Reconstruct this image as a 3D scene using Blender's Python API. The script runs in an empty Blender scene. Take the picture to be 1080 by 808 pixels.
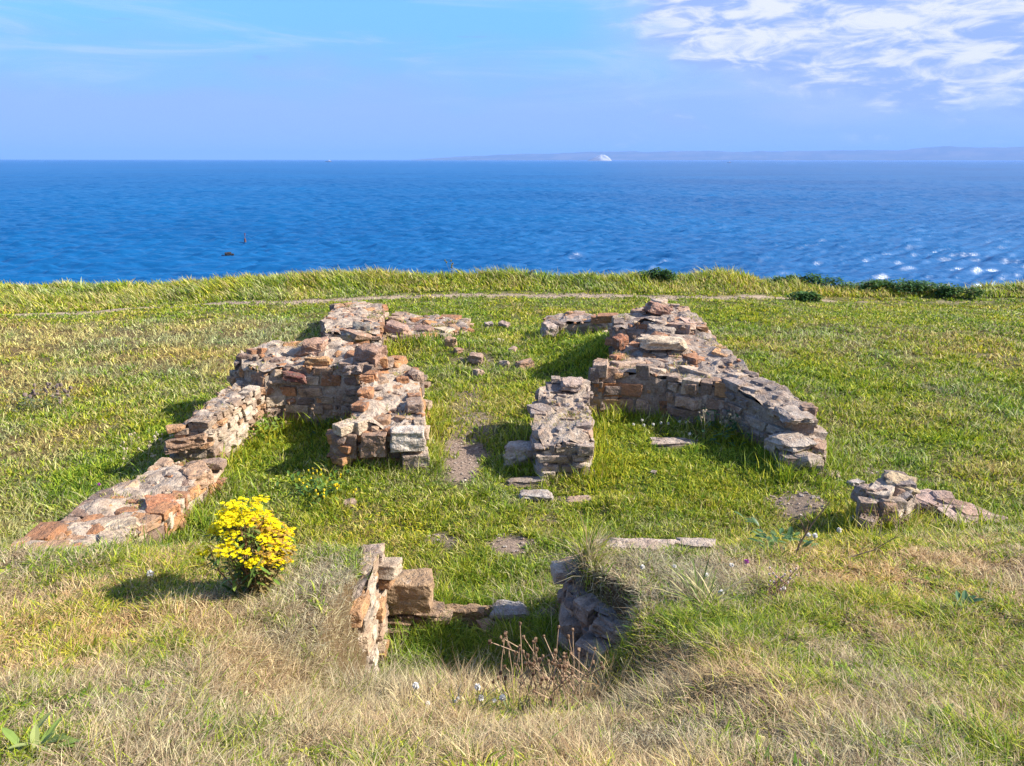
import bpy, bmesh, math, random
import numpy as np
from mathutils import Vector, Matrix, geometry as mgeo

random.seed(7)
rng = np.random.default_rng(7)
scene = bpy.context.scene
COL = scene.collection
R = math.radians

# ------------------------------------------------------------------ camera
CAM_H = 3.8
PITCH = R(16.2)
FPX = 810.0                      # focal length in photo pixels (photo 1080 x 808)


def P(u, v, z):
    """point at height z seen along photo direction (u, v)"""
    a, b = (u - 540) / FPX, (404 - v) / FPX
    d = (a, math.cos(PITCH) + b * math.sin(PITCH), -math.sin(PITCH) + b * math.cos(PITCH))
    t = (z - CAM_H) / d[2]
    return np.array([d[0] * t, d[1] * t, z])


# ------------------------------------------------------------------ noise
def _hash(i, j, s):
    h = (i.astype(np.int64) * 374761393 + j.astype(np.int64) * 668265263 + s * 974634541) & 0xFFFFFFFF
    h = ((h ^ (h >> 13)) * 1274126177) & 0xFFFFFFFF
    h = (h ^ (h >> 16)) & 0xFFFFFFFF
    return h.astype(np.float64) / 4294967295.0


def vnoise(x, y, s=0):
    x, y = np.asarray(x, float), np.asarray(y, float)
    i, j = np.floor(x), np.floor(y)
    fx, fy = x - i, y - j
    fx, fy = fx * fx * (3 - 2 * fx), fy * fy * (3 - 2 * fy)
    i, j = i.astype(np.int64), j.astype(np.int64)
    a, b = _hash(i, j, s), _hash(i + 1, j, s)
    c, d = _hash(i, j + 1, s), _hash(i + 1, j + 1, s)
    return (a * (1 - fx) + b * fx) * (1 - fy) + (c * (1 - fx) + d * fx) * fy


def fbm(x, y, s=0, o=4):
    t, a, n = 0.0, 1.0, 0.0
    x, y = np.asarray(x, float), np.asarray(y, float)
    for k in range(o):
        t = t + a * vnoise(x, y, s + 17 * k)
        n += a
        a *= 0.5
        x, y = x * 2.03 + 3.1, y * 2.03 + 7.7
    return t / n


def sstep(a, b, x):
    t = np.clip((np.asarray(x, float) - a) / (b - a), 0, 1)
    return t * t * (3 - 2 * t)


# ------------------------------------------------------------------ terrain
MY_X = [-12, 0, 1.7, 2.6, 3.5, 4.5, 5.2]
MY_Z = [2.6, 2.3, 2.02, 1.62, 1.28, 1.06, 0.92]
MY_LEFT = (MY_X + [5.6, 6.1, 6.8, 7.4, 9.5], MY_Z + [.64, .38, .16, .07, 0])       # outside, left
MY_RIGHT = (MY_X + [5.8, 6.3, 6.8, 7.4, 9.5], MY_Z + [.72, .50, .30, .14, 0])      # outside, right
MY_IN = (MY_X + [5.42, 5.65, 5.95, 6.4], MY_Z + [.86, .55, .1, 0])                 # behind the front wall
MY_IN_R = (MY_X + [5.8, 6.2, 6.6, 7.0], MY_Z + [.74, .5, .2, 0])                   # the wider right bank
MY_PIT = ([-12, 0, 1.7, 2.6, 3.15, 3.45, 3.85, 4.2, 4.55, 4.9, 6.0], [2.6, 2.3, 2.0, 1.52, 1.22, 1.0, 0.69, 0.38, 0.12, 0.03, 0.0])


def cliff_y(x):
    return 25.6 + 0.9 * (fbm(x * 0.16, x * 0 + 3.3, 51, 3) - 0.5) * 2


def terrain(x, y):
    x, y = np.asarray(x, float), np.asarray(y, float)
    wr_ = sstep(-.5, .5, x)
    out = np.interp(y, *MY_LEFT) * (1 - wr_) + np.interp(y, *MY_RIGHT) * wr_
    wq = sstep(.9, 2.2, x)
    inn = np.interp(y, *MY_IN) * (1 - wq) + np.interp(y, *MY_IN_R) * wq
    pit = np.interp(y, *MY_PIT)
    wi = sstep(-3.7, -3.1, x) * (1 - sstep(3.0, 3.5, x))
    z = out * (1 - wi) + inn * wi
    wp = sstep(-1.14, -1.0, x) * (1 - sstep(0.44, 0.58 + .5 * np.clip(4.5 - y, 0, 1), x - np.clip(5.05 - y, 0, .5) * 0.5 + np.clip(4.45 - y, 0, 1) * .6))
    soft = sstep(-1.6, -0.85, x) * (1 - sstep(0.45, 1.2, x))
    wp = wp * sstep(3.4, 4.1, y) + soft * (1 - sstep(3.4, 4.1, y))
    z = z * (1 - wp) + pit * wp
    # grassy heap in the far corner of the second room
    z = z + 0.5 * np.exp(-(((x - 1.9) / 0.85) ** 2 + ((y - 14.2) / 1.5) ** 2))
    z = z + 0.16 * np.exp(-(((x + 0.6) / 1.6) ** 2 + ((y - 15.4) / 1.0) ** 2))
    z = z - 0.16 * np.exp(-(((x + 4.6) / 0.5) ** 2 + ((y - 6.0) / 0.45) ** 2))
    # far strip: slightly lower at both ends, bank at the edge
    far = sstep(17, 24, y)
    z = z - far * (0.10 + 0.36 * sstep(6.5, 12, np.abs(x + 0.3)))
    bank = np.exp(-((y - 24.3) / 1.0) ** 2) * 0.16 * (0.4 + fbm(x * 0.35, x * 0, 77, 3))
    z = z + bank
    # undulation
    z = z + (fbm(x * 0.45, y * 0.45, 5, 3) - 0.5) * 0.14 * sstep(6.0, 9, y) + (fbm(x * 1.6, y * 1.6, 9, 3) - 0.5) * 0.10
    # cliff down to the water
    c = cliff_y(x)
    t = np.clip((y - c) / 7.5, 0, 1.6)
    z = z - 9.5 * t ** 1.15 - (t > 0) * (fbm(x * 0.5, y * 0.5, 31, 3) - 0.5) * 1.6 * np.clip(t * 3, 0, 1)
    return z


def ground_hit(u, v):
    a, b = (u - 540) / FPX, (404 - v) / FPX
    d = np.array([a, math.cos(PITCH) + b * math.sin(PITCH), -math.sin(PITCH) + b * math.cos(PITCH)])
    t = np.linspace(1.0, 34, 1400)
    pts = d[None, :] * t[:, None]
    pts[:, 2] += CAM_H
    below = pts[:, 2] < terrain(pts[:, 0], pts[:, 1])
    k = int(np.argmax(below)) if below.any() else len(t) - 1
    return pts[k]


# ------------------------------------------------------------------ mesh building
def link(o, parent=None):
    COL.objects.link(o)
    if parent is not None:
        o.parent = parent
    return o


def mesh_from(name, V, F, C, mat, parent=None, smooth=False, origin=None):
    """V (n,3), F (m,3) triangles, C (n,3) base colours"""
    V = np.asarray(V, np.float64)
    F = np.asarray(F, np.int32)
    if origin is None:
        origin = np.zeros(3)
    me = bpy.data.meshes.new(name)
    me.vertices.add(len(V))
    me.vertices.foreach_set('co', (V - origin).astype(np.float32).ravel())
    me.loops.add(F.size)
    me.loops.foreach_set('vertex_index', F.ravel())
    me.polygons.add(len(F))
    me.polygons.foreach_set('loop_start', np.arange(0, F.size, 3, dtype=np.int32))
    me.polygons.foreach_set('use_smooth', np.full(len(F), smooth, bool))
    if C is not None:
        at = me.color_attributes.new('col', 'FLOAT_COLOR', 'POINT')
        c4 = np.ones((len(V), 4), np.float32)
        c4[:, :3] = C
        at.data.foreach_set('color', c4.ravel())
    me.update(calc_edges=True)
    me.validate()
    me.materials.append(mat)
    o = bpy.data.objects.new(name, me)
    if parent is None:
        o.location = origin
    return link(o, parent)


class MB:
    def __init__(s):
        s.v, s.f, s.c, s.n = [], [], [], 0

    def add(s, V, F, c):
        V = np.asarray(V, float)
        c = np.asarray(c, float)
        if c.ndim == 1:
            c = np.tile(c, (len(V), 1))
        s.v.append(V)
        s.f.append(np.asarray(F, np.int64) + s.n)
        s.c.append(c)
        s.n += len(V)

    def build(s, name, mat, parent=None, smooth=False, origin=None):
        if parent is not None and origin is None:
            origin = np.array(parent.location)
        return mesh_from(name, np.vstack(s.v), np.vstack(s.f), np.vstack(s.c), mat, parent, smooth, origin)


def tag(o, label, cat, group=None, kind=None):
    o['label'] = label
    o['category'] = cat
    if group:
        o['group'] = group
    if kind:
        o['kind'] = kind
    return o


def empty(name, loc, label, cat, group=None):
    o = bpy.data.objects.new(name, None)
    o.location = Vector([float(q) for q in loc])
    o.empty_display_size = 0.2
    link(o)
    return tag(o, label, cat, group)


def tube(mb, pts, r0, r1, col, n=5):
    pts = [np.asarray(p, float) for p in pts]
    m = len(pts)
    V, F = [], []
    for i, p in enumerate(pts):
        t = pts[min(i + 1, m - 1)] - pts[max(i - 1, 0)]
        t = t / (np.linalg.norm(t) + 1e-9)
        a = np.cross(t, [0.31, 0.87, 0.12])
        a /= np.linalg.norm(a) + 1e-9
        b = np.cross(t, a)
        r = r0 + (r1 - r0) * i / max(1, m - 1)
        for k in range(n):
            q = 2 * math.pi * k / n
            V.append(p + r * (a * math.cos(q) + b * math.sin(q)))
    for i in range(m - 1):
        for k in range(n):
            a0, a1 = i * n + k, i * n + (k + 1) % n
            b0, b1 = a0 + n, a1 + n
            F += [(a0, a1, b1), (a0, b1, b0)]
    for k in range(1, n - 1):
        F.append(((m - 1) * n, (m - 1) * n + k, (m - 1) * n + k + 1))
        F.append((0, k + 1, k))
    mb.add(V, F, col)


# ------------------------------------------------------------------ materials
def new_mat(name):
    m = bpy.data.materials.new(name)
    m.use_nodes = True
    nt = m.node_tree
    nt.nodes.clear()
    out = nt.nodes.new('ShaderNodeOutputMaterial')
    return m, nt, out


def N(nt, typ, **kw):
    n = nt.nodes.new(typ)
    for k, v in kw.items():
        if k.startswith('i_'):
            n.inputs[k[2:].replace('_', ' ')].default_value = v
        else:
            setattr(n, k, v)
    return n


def mixc(nt, fac, a, b, blend='MIX'):
    n = nt.nodes.new('ShaderNodeMix')
    n.data_type = 'RGBA'
    n.blend_type = blend
    for sock, val in ((n.inputs[0], fac), (n.inputs[6], a), (n.inputs[7], b)):
        if hasattr(val, 'is_output') or hasattr(val, 'links'):
            nt.links.new(val, sock)
        else:
            sock.default_value = val if not isinstance(val, (tuple, list)) or len(val) == 4 else (*val, 1)
    return n.outputs[2]


def math_n(nt, op, a, b=None, c=None, clamp=False):
    n = nt.nodes.new('ShaderNodeMath')
    n.operation = op
    n.use_clamp = clamp
    for i, val in enumerate((a, b, c)):
        if val is None:
            continue
        if hasattr(val, 'links'):
            nt.links.new(val, n.inputs[i])
        else:
            n.inputs[i].default_value = val
    return n.outputs[0]


def ramp(nt, fac, lo, hi):
    n = nt.nodes.new('ShaderNodeMapRange')
    n.interpolation_type = 'SMOOTHSTEP'
    nt.links.new(fac, n.inputs[0])
    n.inputs[1].default_value = lo
    n.inputs[2].default_value = hi
    return n.outputs[0]


def stone_mat(name, lichen=0.5):
    m, nt, out = new_mat(name)
    L = nt.links.new
    at = N(nt, 'ShaderNodeAttribute', attribute_name='col')
    geo = N(nt, 'ShaderNodeNewGeometry')
    pos = geo.outputs['Position']

    def noise(scale, detail=6, rough=0.6):
        n = N(nt, 'ShaderNodeTexNoise', i_Scale=scale, i_Detail=detail, i_Roughness=rough)
        L(pos, n.inputs['Vector'])
        return n.outputs['Fac']
    n1, n2, n3, n4 = noise(7), noise(38, 5, 0.7), noise(2.2, 4), noise(10, 6, 0.6)
    # grain and blotches of the rock itself
    c = mixc(nt, ramp(nt, n1, 0.35, 0.68), at.outputs['Color'], (0.17, 0.105, 0.07), 'MIX')
    c = mixc(nt, 0.62, at.outputs['Color'], c)
    g = ramp(nt, n2, 0.25, 0.78)
    gg = N(nt, 'ShaderNodeMapRange')
    L(g, gg.inputs[0])
    gg.inputs[3].default_value = 0.74
    gg.inputs[4].default_value = 1.22
    c = mixc(nt, 1.0, c, gg.outputs[0], 'MULTIPLY')
    # crusts of lichen: pale grey, dark, ochre
    c = mixc(nt, math_n(nt, 'MULTIPLY', ramp(nt, n4, 0.58, 0.68), 0.55 * lichen), c, (0.56, 0.50, 0.43))
    n5 = noise(6.5, 6, 0.62)
    c = mixc(nt, math_n(nt, 'MULTIPLY', ramp(nt, n5, 0.55, 0.68), 0.72), c, (0.075, 0.065, 0.06))
    n6 = noise(5.3, 8, 0.75)
    c = mixc(nt, math_n(nt, 'MULTIPLY', ramp(nt, n6, 0.63, 0.70), 0.5 * lichen), c, (0.42, 0.27, 0.08))
    bs = N(nt, 'ShaderNodeBsdfPrincipled', i_Roughness=0.92)
    bs.inputs['Specular IOR Level'].default_value = 0.2
    L(c, bs.inputs['Base Color'])
    vor = N(nt, 'ShaderNodeTexVoronoi', i_Scale=16.0, feature='DISTANCE_TO_EDGE')
    L(pos, vor.inputs['Vector'])
    h = math_n(nt, 'ADD', math_n(nt, 'MULTIPLY', n1, 1.2), math_n(nt, 'MULTIPLY', n2, 0.32))
    h = math_n(nt, 'ADD', h, math_n(nt, 'MULTIPLY', n4, 0.9))
    h = math_n(nt, 'ADD', h, math_n(nt, 'MULTIPLY', ramp(nt, vor.outputs['Distance'], 0.0, 0.12), 0.08))
    bp = N(nt, 'ShaderNodeBump', i_Strength=0.85, i_Distance=0.05)
    L(h, bp.inputs['Height'])
    L(bp.outputs[0], bs.inputs['Normal'])
    L(bs.outputs[0], out.inputs[0])
    return m


def leaf_mat(name, trans=0.35, rough=0.55):
    m, nt, out = new_mat(name)
    L = nt.links.new
    at = N(nt, 'ShaderNodeAttribute', attribute_name='col')
    bs = N(nt, 'ShaderNodeBsdfPrincipled', i_Roughness=rough)
    bs.inputs['Specular IOR Level'].default_value = 0.25
    tr = N(nt, 'ShaderNodeBsdfTranslucent')
    mx = N(nt, 'ShaderNodeMixShader')
    mx.inputs[0].default_value = trans
    L(at.outputs['Color'], bs.inputs['Base Color'])
    L(at.outputs['Color'], tr.inputs['Color'])
    L(bs.outputs[0], mx.inputs[1])
    L(tr.outputs[0], mx.inputs[2])
    L(mx.outputs[0], out.inputs[0])
    return m


def plain_mat(name, rough=0.6, noise_scale=8.0, amt=0.35):
    m, nt, out = new_mat(name)
    L = nt.links.new
    at = N(nt, 'ShaderNodeAttribute', attribute_name='col')
    geo = N(nt, 'ShaderNodeNewGeometry')
    n = N(nt, 'ShaderNodeTexNoise', i_Scale=noise_scale, i_Detail=5.0)
    L(geo.outputs['Position'], n.inputs['Vector'])
    mr = N(nt, 'ShaderNodeMapRange')
    L(n.outputs['Fac'], mr.inputs[0])
    mr.inputs[1].default_value, mr.inputs[2].default_value = 0.3, 0.7
    mr.inputs[3].default_value, mr.inputs[4].default_value = 1 - amt, 1 + amt
    c = mixc(nt, 1.0, at.outputs['Color'], mr.outputs[0], 'MULTIPLY')
    bs = N(nt, 'ShaderNodeBsdfPrincipled', i_Roughness=rough)
    L(c, bs.inputs['Base Color'])
    L(bs.outputs[0], out.inputs[0])
    return m


def ground_mat():
    m, nt, out = new_mat('turf_soil')
    L = nt.links.new
    at = N(nt, 'ShaderNodeAttribute', attribute_name='col')
    geo = N(nt, 'ShaderNodeNewGeometry')

    def noise(scale, detail=6, rough=0.6):
        n = N(nt, 'ShaderNodeTexNoise', i_Scale=scale, i_Detail=detail, i_Roughness=rough)
        L(geo.outputs['Position'], n.inputs['Vector'])
        return n.outputs['Fac']
    n1, n2 = noise(26, 6, 0.75), noise(5, 5)
    mr = N(nt, 'ShaderNodeMapRange')
    L(n1, mr.inputs[0])
    mr.inputs[1].default_value, mr.inputs[2].default_value = 0.3, 0.7
    mr.inputs[3].default_value, mr.inputs[4].default_value = 0.45, 1.5
    c = mixc(nt, 1.0, at.outputs['Color'], mr.outputs[0], 'MULTIPLY')
    c = mixc(nt, math_n(nt, 'MULTIPLY', ramp(nt, n2, 0.5, 0.72), 0.4), c, (0.16, 0.11, 0.07))
    bs = N(nt, 'ShaderNodeBsdfPrincipled', i_Roughness=0.95)
    bs.inputs['Specular IOR Level'].default_value = 0.1
    L(c, bs.inputs['Base Color'])
    bp = N(nt, 'ShaderNodeBump', i_Strength=0.8, i_Distance=0.06)
    L(n1, bp.inputs['Height'])
    L(bp.outputs[0], bs.inputs['Normal'])
    L(bs.outputs[0], out.inputs[0])
    return m


def sea_mat():
    m, nt, out = new_mat('sea_water')
    L = nt.links.new
    geo = N(nt, 'ShaderNodeNewGeometry')
    mp = N(nt, 'ShaderNodeMapping')
    mp.inputs['Rotation'].default_value = (0, 0, R(12))
    mp.inputs['Scale'].default_value = (0.55, 1.0, 1.0)
    L(geo.outputs['Position'], mp.inputs['Vector'])

    def noise(scale, detail=4, rough=0.6):
        n = N(nt, 'ShaderNodeTexNoise', i_Scale=scale, i_Detail=detail, i_Roughness=rough)
        L(mp.outputs[0], n.inputs['Vector'])
        return n.outputs['Fac']
    def slope(scale, k, detail=3):
        n = N(nt, 'ShaderNodeTexNoise', i_Scale=scale, i_Detail=detail, i_Roughness=.6)
        L(mp.outputs[0], n.inputs['Vector'])
        v = N(nt, 'ShaderNodeVectorMath', operation='SUBTRACT')
        L(n.outputs['Color'], v.inputs[0])
        v.inputs[1].default_value = (.5, .5, .5)
        v2 = N(nt, 'ShaderNodeVectorMath', operation='MULTIPLY')
        L(v.outputs[0], v2.inputs[0])
        v2.inputs[1].default_value = (k, k, 0)
        return v2.outputs[0]
    acc = geo.outputs['Normal']
    for sc_, k_ in ((6.0, .45), (2.2, .42)):
        va = N(nt, 'ShaderNodeVectorMath', operation='ADD')
        L(acc, va.inputs[0])
        L(slope(sc_, k_), va.inputs[1])
        acc = va.outputs[0]
    bp = N(nt, 'ShaderNodeVectorMath', operation='NORMALIZE')
    L(acc, bp.inputs[0])
    big = ramp(nt, noise(0.012, 4), 0.3, 0.7)
    c = mixc(nt, big, SEA_A, SEA_B)
    bs = N(nt, 'ShaderNodeBsdfPrincipled', i_Roughness=0.42, i_IOR=1.33)
    L(c, bs.inputs['Base Color'])
    L(bp.outputs[0], bs.inputs['Normal'])
    L(bs.outputs[0], out.inputs[0])
    return m


SEA_A = (0.002, 0.066, 0.20)
SEA_B = (0.003, 0.088, 0.245)
M_STONE = stone_mat('weathered_sandstone', 0.6)
M_GREY = stone_mat('lichened_grey_stone', 1.0)
M_GRASS = leaf_mat('grass_blade', 0.38)
M_LEAF = leaf_mat('leaf', 0.3, 0.45)
M_PETAL = leaf_mat('petal', 0.35, 0.7)
M_STEM = plain_mat('plant_stem', 0.8, 30)
M_PAINT = plain_mat('boat_paint', 0.4, 0.2, 0.05)
M_FAR = plain_mat('far_land', 0.95, 0.0012, 0.3)
M_ROCK = plain_mat('sea_rock', 0.8, 0.03, 0.4)

# ------------------------------------------------------------------ stone library
def hull_stone(e, npts, bev):
    bm = bmesh.new()
    for _ in range(npts):
        d = np.array([random.gauss(0, 1) for _ in range(3)])
        d /= np.linalg.norm(d)
        p = np.sign(d) * np.abs(d) ** e
        p = p / max(1e-6, np.max(np.abs(p)) ** 0.6) * 0.5
        bm.verts.new(p)
    r = bmesh.ops.convex_hull(bm, input=bm.verts[:])
    junk = [g for g in r['geom_interior'] if isinstance(g, bmesh.types.BMVert)]
    bmesh.ops.delete(bm, geom=junk, context='VERTS')
    bmesh.ops.dissolve_limit(bm, angle_limit=R(14), verts=bm.verts[:], edges=bm.edges[:])
    bmesh.ops.bevel(bm, geom=bm.edges[:], offset=bev, segments=1, affect='EDGES', clamp_overlap=True)
    bmesh.ops.triangulate(bm, faces=bm.faces[:])
    bmesh.ops.subdivide_edges(bm, edges=[e_ for e_ in bm.edges if e_.calc_length() > 0.3], cuts=1)
    bmesh.ops.triangulate(bm, faces=bm.faces[:])
    for v in bm.verts:
        v.co += Vector([random.uniform(-1, 1) * 0.014 for _ in range(3)])
    return grab(bm)


def grab(bm):
    bm.verts.ensure_lookup_table()
    bm.normal_update()
    V = np.array([v.co[:] for v in bm.verts])
    F = np.array([[v.index for v in f.verts] for f in bm.faces])
    bm.free()
    ext = V.max(0) - V.min(0)
    V = (V - (V.max(0) + V.min(0)) / 2) / ext
    return V, F


def block_stone(cuts=3, jit=0.09, rough=0.03, bev=0.06):
    bm = bmesh.new()
    bmesh.ops.create_cube(bm, size=1.0)
    for v in bm.verts:
        v.co += Vector([random.uniform(-jit, jit) for _ in range(3)])
    bmesh.ops.bevel(bm, geom=bm.edges[:], offset=bev, segments=2, affect='EDGES', profile=0.6)
    bmesh.ops.subdivide_edges(bm, edges=[e for e in bm.edges if e.calc_length() > 0.4], cuts=cuts, use_grid_fill=True)
    bmesh.ops.triangulate(bm, faces=bm.faces[:])
    s = random.random() * 50
    from mathutils import noise as mn
    for v in bm.verts:
        q = v.co * 3.2 + Vector((s, s, s))
        v.co += mn.noise_vector(q) * rough * 1.6 + Vector([random.uniform(-1, 1) * rough * 0.25 for _ in range(3)])
    return grab(bm)


HULLS = [hull_stone(random.uniform(0.45, 0.8), random.randint(18, 30), 0.035) for _ in range(28)]
BLOCKS = [block_stone() for _ in range(22)]


def rotz(a):
    c, s = math.cos(a), math.sin(a)
    return np.array([[c, -s, 0], [s, c, 0], [0, 0, 1]])


def rotx(a):
    c, s = math.cos(a), math.sin(a)
    return np.array([[1, 0, 0], [0, c, -s], [0, s, c]])


def roty(a):
    c, s = math.cos(a), math.sin(a)
    return np.array([[c, 0, s], [0, 1, 0], [-s, 0, c]])


def put(mb, lib, size, pos, rot, col):
    V, F = lib
    V = (V * np.asarray(size)) @ rot.T + np.asarray(pos)
    j = np.asarray(col) * np.array([.90, .86, .82]) * (1 + (np.random.default_rng(len(mb.v)).random(1) - 0.5) * 0.2)
    mb.add(V, F, np.clip(j, 0.01, 0.85))


# albedo palettes (real-world stone colours)
PAL_WARM = [(0.42, 0.27, 0.17), (0.48, 0.35, 0.25), (0.52, 0.42, 0.32), (0.38, 0.19, 0.10), (0.52, 0.28, 0.13), (0.32, 0.24, 0.19),
            (0.57, 0.48, 0.37), (0.24, 0.17, 0.14), (0.48, 0.24, 0.12), (0.20, 0.16, 0.14)]
PAL_GREY = [(0.36, 0.30, 0.26), (0.42, 0.36, 0.31), (0.29, 0.25, 0.23), (0.23, 0.205, 0.20), (0.46, 0.40, 0.34), (0.36, 0.25, 0.19), (0.39, 0.33, 0.30)]
PAL_PINK = [(0.44, 0.31, 0.23), (0.49, 0.37, 0.29), (0.38, 0.26, 0.20), (0.52, 0.43, 0.35), (0.40, 0.20, 0.11), (0.26, 0.20, 0.17), (0.50, 0.29, 0.15), (0.20, 0.165, 0.15)]
PAL_LIME = [(0.52, 0.44, 0.34), (0.47, 0.37, 0.27), (0.55, 0.48, 0.39), (0.45, 0.29, 0.18), (0.38, 0.30, 0.23), (0.50, 0.30, 0.16), (0.30, 0.23, 0.18)]
MORTAR_LIME = (0.40, 0.325, 0.255)
MORTAR_GREY = (0.31, 0.255, 0.215)

WALL_POLYS = []          # plan outlines, to keep grass off the stones
WALL_TOPS = []


def inside(poly, x, y):
    poly = np.asarray(poly)
    x, y = np.asarray(x, float), np.asarray(y, float)
    r = np.zeros(x.shape, bool)
    n = len(poly)
    for i in range(n):
        x1, y1 = poly[i][:2]
        x2, y2 = poly[(i + 1) % n][:2]
        cond = ((y1 > y) != (y2 > y))
        xi = (x2 - x1) * (y - y1) / (y2 - y1 + 1e-12) + x1
        r ^= cond & (x < xi)
    return r


def edge_dist(poly, x, y):
    d = np.full(np.shape(x), 1e9)
    n = len(poly)
    for i in range(n):
        a, b = np.asarray(poly[i][:2]), np.asarray(poly[(i + 1) % n][:2])
        ab = b - a
        t = np.clip(((x - a[0]) * ab[0] + (y - a[1]) * ab[1]) / (ab @ ab + 1e-12), 0, 1)
        d = np.minimum(d, np.hypot(x - a[0] - t * ab[0], y - a[1] - t * ab[1]))
    return d


def build_mass(core, face, cap, poly, seed, pal, mortar, course=(0.08, 0.19), capsize=(0.12, 0.36), cap_gap=0.14, base=None, rough=0.05, chips=1.0, capped=True):
    """one plan outline with its own top heights: mortared core, coursed face stones and rubble cap"""
    rs = random.Random(seed)
    poly = np.asarray(poly, float)
    if np.sum(poly[:, 0] * np.roll(poly[:, 1], -1) - np.roll(poly[:, 0], -1) * poly[:, 1]) < 0:
        poly = poly[::-1]
    WALL_POLYS.append(poly)

    def top(x, y):
        x, y = np.atleast_1d(np.asarray(x, float)), np.atleast_1d(np.asarray(y, float))
        w = 1 / ((x[:, None] - poly[None, :, 0]) ** 2 + (y[:, None] - poly[None, :, 1]) ** 2 + 0.004)
        return (w * poly[None, :, 2]).sum(1) / w.sum(1) + (fbm(x * 2.6, y * 2.6, seed, 3) - 0.5) * 2 * rough
    WALL_TOPS.append(top)
    # boundary, resampled and slightly irregular
    pts, nrm = [], []
    n = len(poly)
    for i in range(n):
        a, b = poly[i, :2], poly[(i + 1) % n, :2]
        L = np.linalg.norm(b - a)
        k = max(1, int(L / 0.08))
        t = (b - a) / L
        for q in range(k):
            pts.append(a + (b - a) * q / k)
            nrm.append((t[1], -t[0]))
    pts, nrm = np.array(pts), np.array(nrm)
    nrm = nrm + np.roll(nrm, 1, 0)
    nrm /= np.linalg.norm(nrm, axis=1)[:, None] + 1e-9
    off = -0.03 + (fbm(pts[:, 0] * 5, pts[:, 1] * 5, seed + 3, 3) - 0.5) * 0.06
    bnd = pts + nrm * off[:, None]
    # core top by constrained triangulation
    x0, y0 = poly[:, :2].min(0)
    x1, y1 = poly[:, :2].max(0)
    gx, gy = np.meshgrid(np.arange(x0, x1, 0.075), np.arange(y0, y1, 0.075))
    gx = gx.ravel() + rng.uniform(-0.025, 0.025, gx.size)
    gy = gy.ravel() + rng.uniform(-0.025, 0.025, gy.size)
    ok = inside(poly, gx, gy) & (edge_dist(poly, gx, gy) > 0.085)
    inn = np.stack([gx[ok], gy[ok]], 1)
    allp = np.vstack([bnd, inn]) if len(inn) else bnd
    nb = len(bnd)
    res = mgeo.delaunay_2d_cdt([Vector(p) for p in allp], [], [list(range(nb))], 1, 1e-5)
    V2 = np.array([v[:] for v in res[0]])
    F2 = [f for f in res[2]]
    z = top(V2[:, 0], V2[:, 1]) + 0.012 + (vnoise(V2[:, 0] * 11, V2[:, 1] * 11, seed + 9) - 0.5) * 0.07 + (vnoise(V2[:, 0] * 5, V2[:, 1] * 5, seed + 29) - 0.5) * 0.06
    tri = []
    for f in F2:
        for k in range(1, len(f) - 1):
            tri.append((f[0], f[k], f[k + 1]))
    cc = np.asarray(mortar)[None, :] * (0.8 + 0.4 * fbm(V2[:, 0] * 4, V2[:, 1] * 4, seed + 5, 3))[:, None]
    core.add(np.column_stack([V2, z]), tri, cc)
    # core sides
    zt = top(bnd[:, 0], bnd[:, 1]) - 0.02
    zb = (terrain(bnd[:, 0], bnd[:, 1]) - 0.15) if base is None else np.full(nb, base)
    zb = np.minimum(zb, zt - 0.05)
    rows = 8
    SV, SC = [], []
    for r_ in range(rows + 1):
        zz = zb + (zt - zb) * r_ / rows
        bul = (vnoise(np.arange(nb) * 0.6, zz * 7, seed + 13) - 0.5) * 0.05 * (0 if r_ == rows else 1)
        SV.append(np.column_stack([bnd + nrm * bul[:, None], zz]))
        SC.append(np.asarray(mortar)[None, :] * (0.75 + 0.5 * vnoise(np.arange(nb) * 0.3, zz * 4, seed + 4))[:, None])
    SF = []
    for r_ in range(rows):
        for k in range(nb):
            a0, a1 = r_ * nb + k, r_ * nb + (k + 1) % nb
            SF += [(a0, a1, a1 + nb), (a0, a1 + nb, a0 + nb)]
    core.add(np.vstack(SV), SF, np.vstack(SC))
    # face stones, course by course
    for i in range(n):
        a, b = poly[i, :2], poly[(i + 1) % n, :2]
        L = np.linalg.norm(b - a)
        if L < 0.12:
            continue
        t = (b - a) / L
        nn = np.array([t[1], -t[0]])
        ang = math.atan2(t[1], t[0])
        mid = (a + b) / 2
        z0 = float(terrain(a[0], a[1]) + terrain(b[0], b[1])) / 2 - 0.12 if base is None else base
        zmax = float(max(top(a[0], a[1])[0], top(b[0], b[1])[0], top(mid[0], mid[1])[0]))
        zc = z0
        while zc < zmax:
            hc = rs.uniform(*course)
            s = -rs.uniform(0, 0.15)
            while s < L - 0.04:
                ln = rs.uniform(0.13, 0.44) * (0.7 if hc < 0.1 else 1.0)
                c = s + ln / 2
                s += ln + 0.02
                if c < -0.02 or c > L + 0.02:
                    continue
                p = a + t * c
                tz = float(top(p[0], p[1])[0])
                if zc + hc * 0.55 > tz + 0.02:
                    continue
                dp = rs.uniform(0.16, 0.26)
                pr = rs.uniform(-0.014, 0.034)
                hh = hc * rs.uniform(0.85, 1.0)
                pos = [p[0] - nn[0] * (dp / 2 - pr), p[1] - nn[1] * (dp / 2 - pr), zc + hc / 2]
                lib = rs.choice(BLOCKS) if rs.random() < 0.72 else rs.choice(HULLS)
                rot = rotz(ang + rs.uniform(-0.06, 0.06)) @ rotx(rs.uniform(-0.08, 0.08)) @ roty(rs.uniform(-0.05, 0.05))
                put(face, lib, (ln * 0.99, dp, hh), pos, rot, rs.choice(pal))
            zc += hc + 0.012
    # rubble on top
    area = 0.5 * abs(np.sum(poly[:, 0] * np.roll(poly[:, 1], -1) - np.roll(poly[:, 0], -1) * poly[:, 1]))
    placed = []
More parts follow.
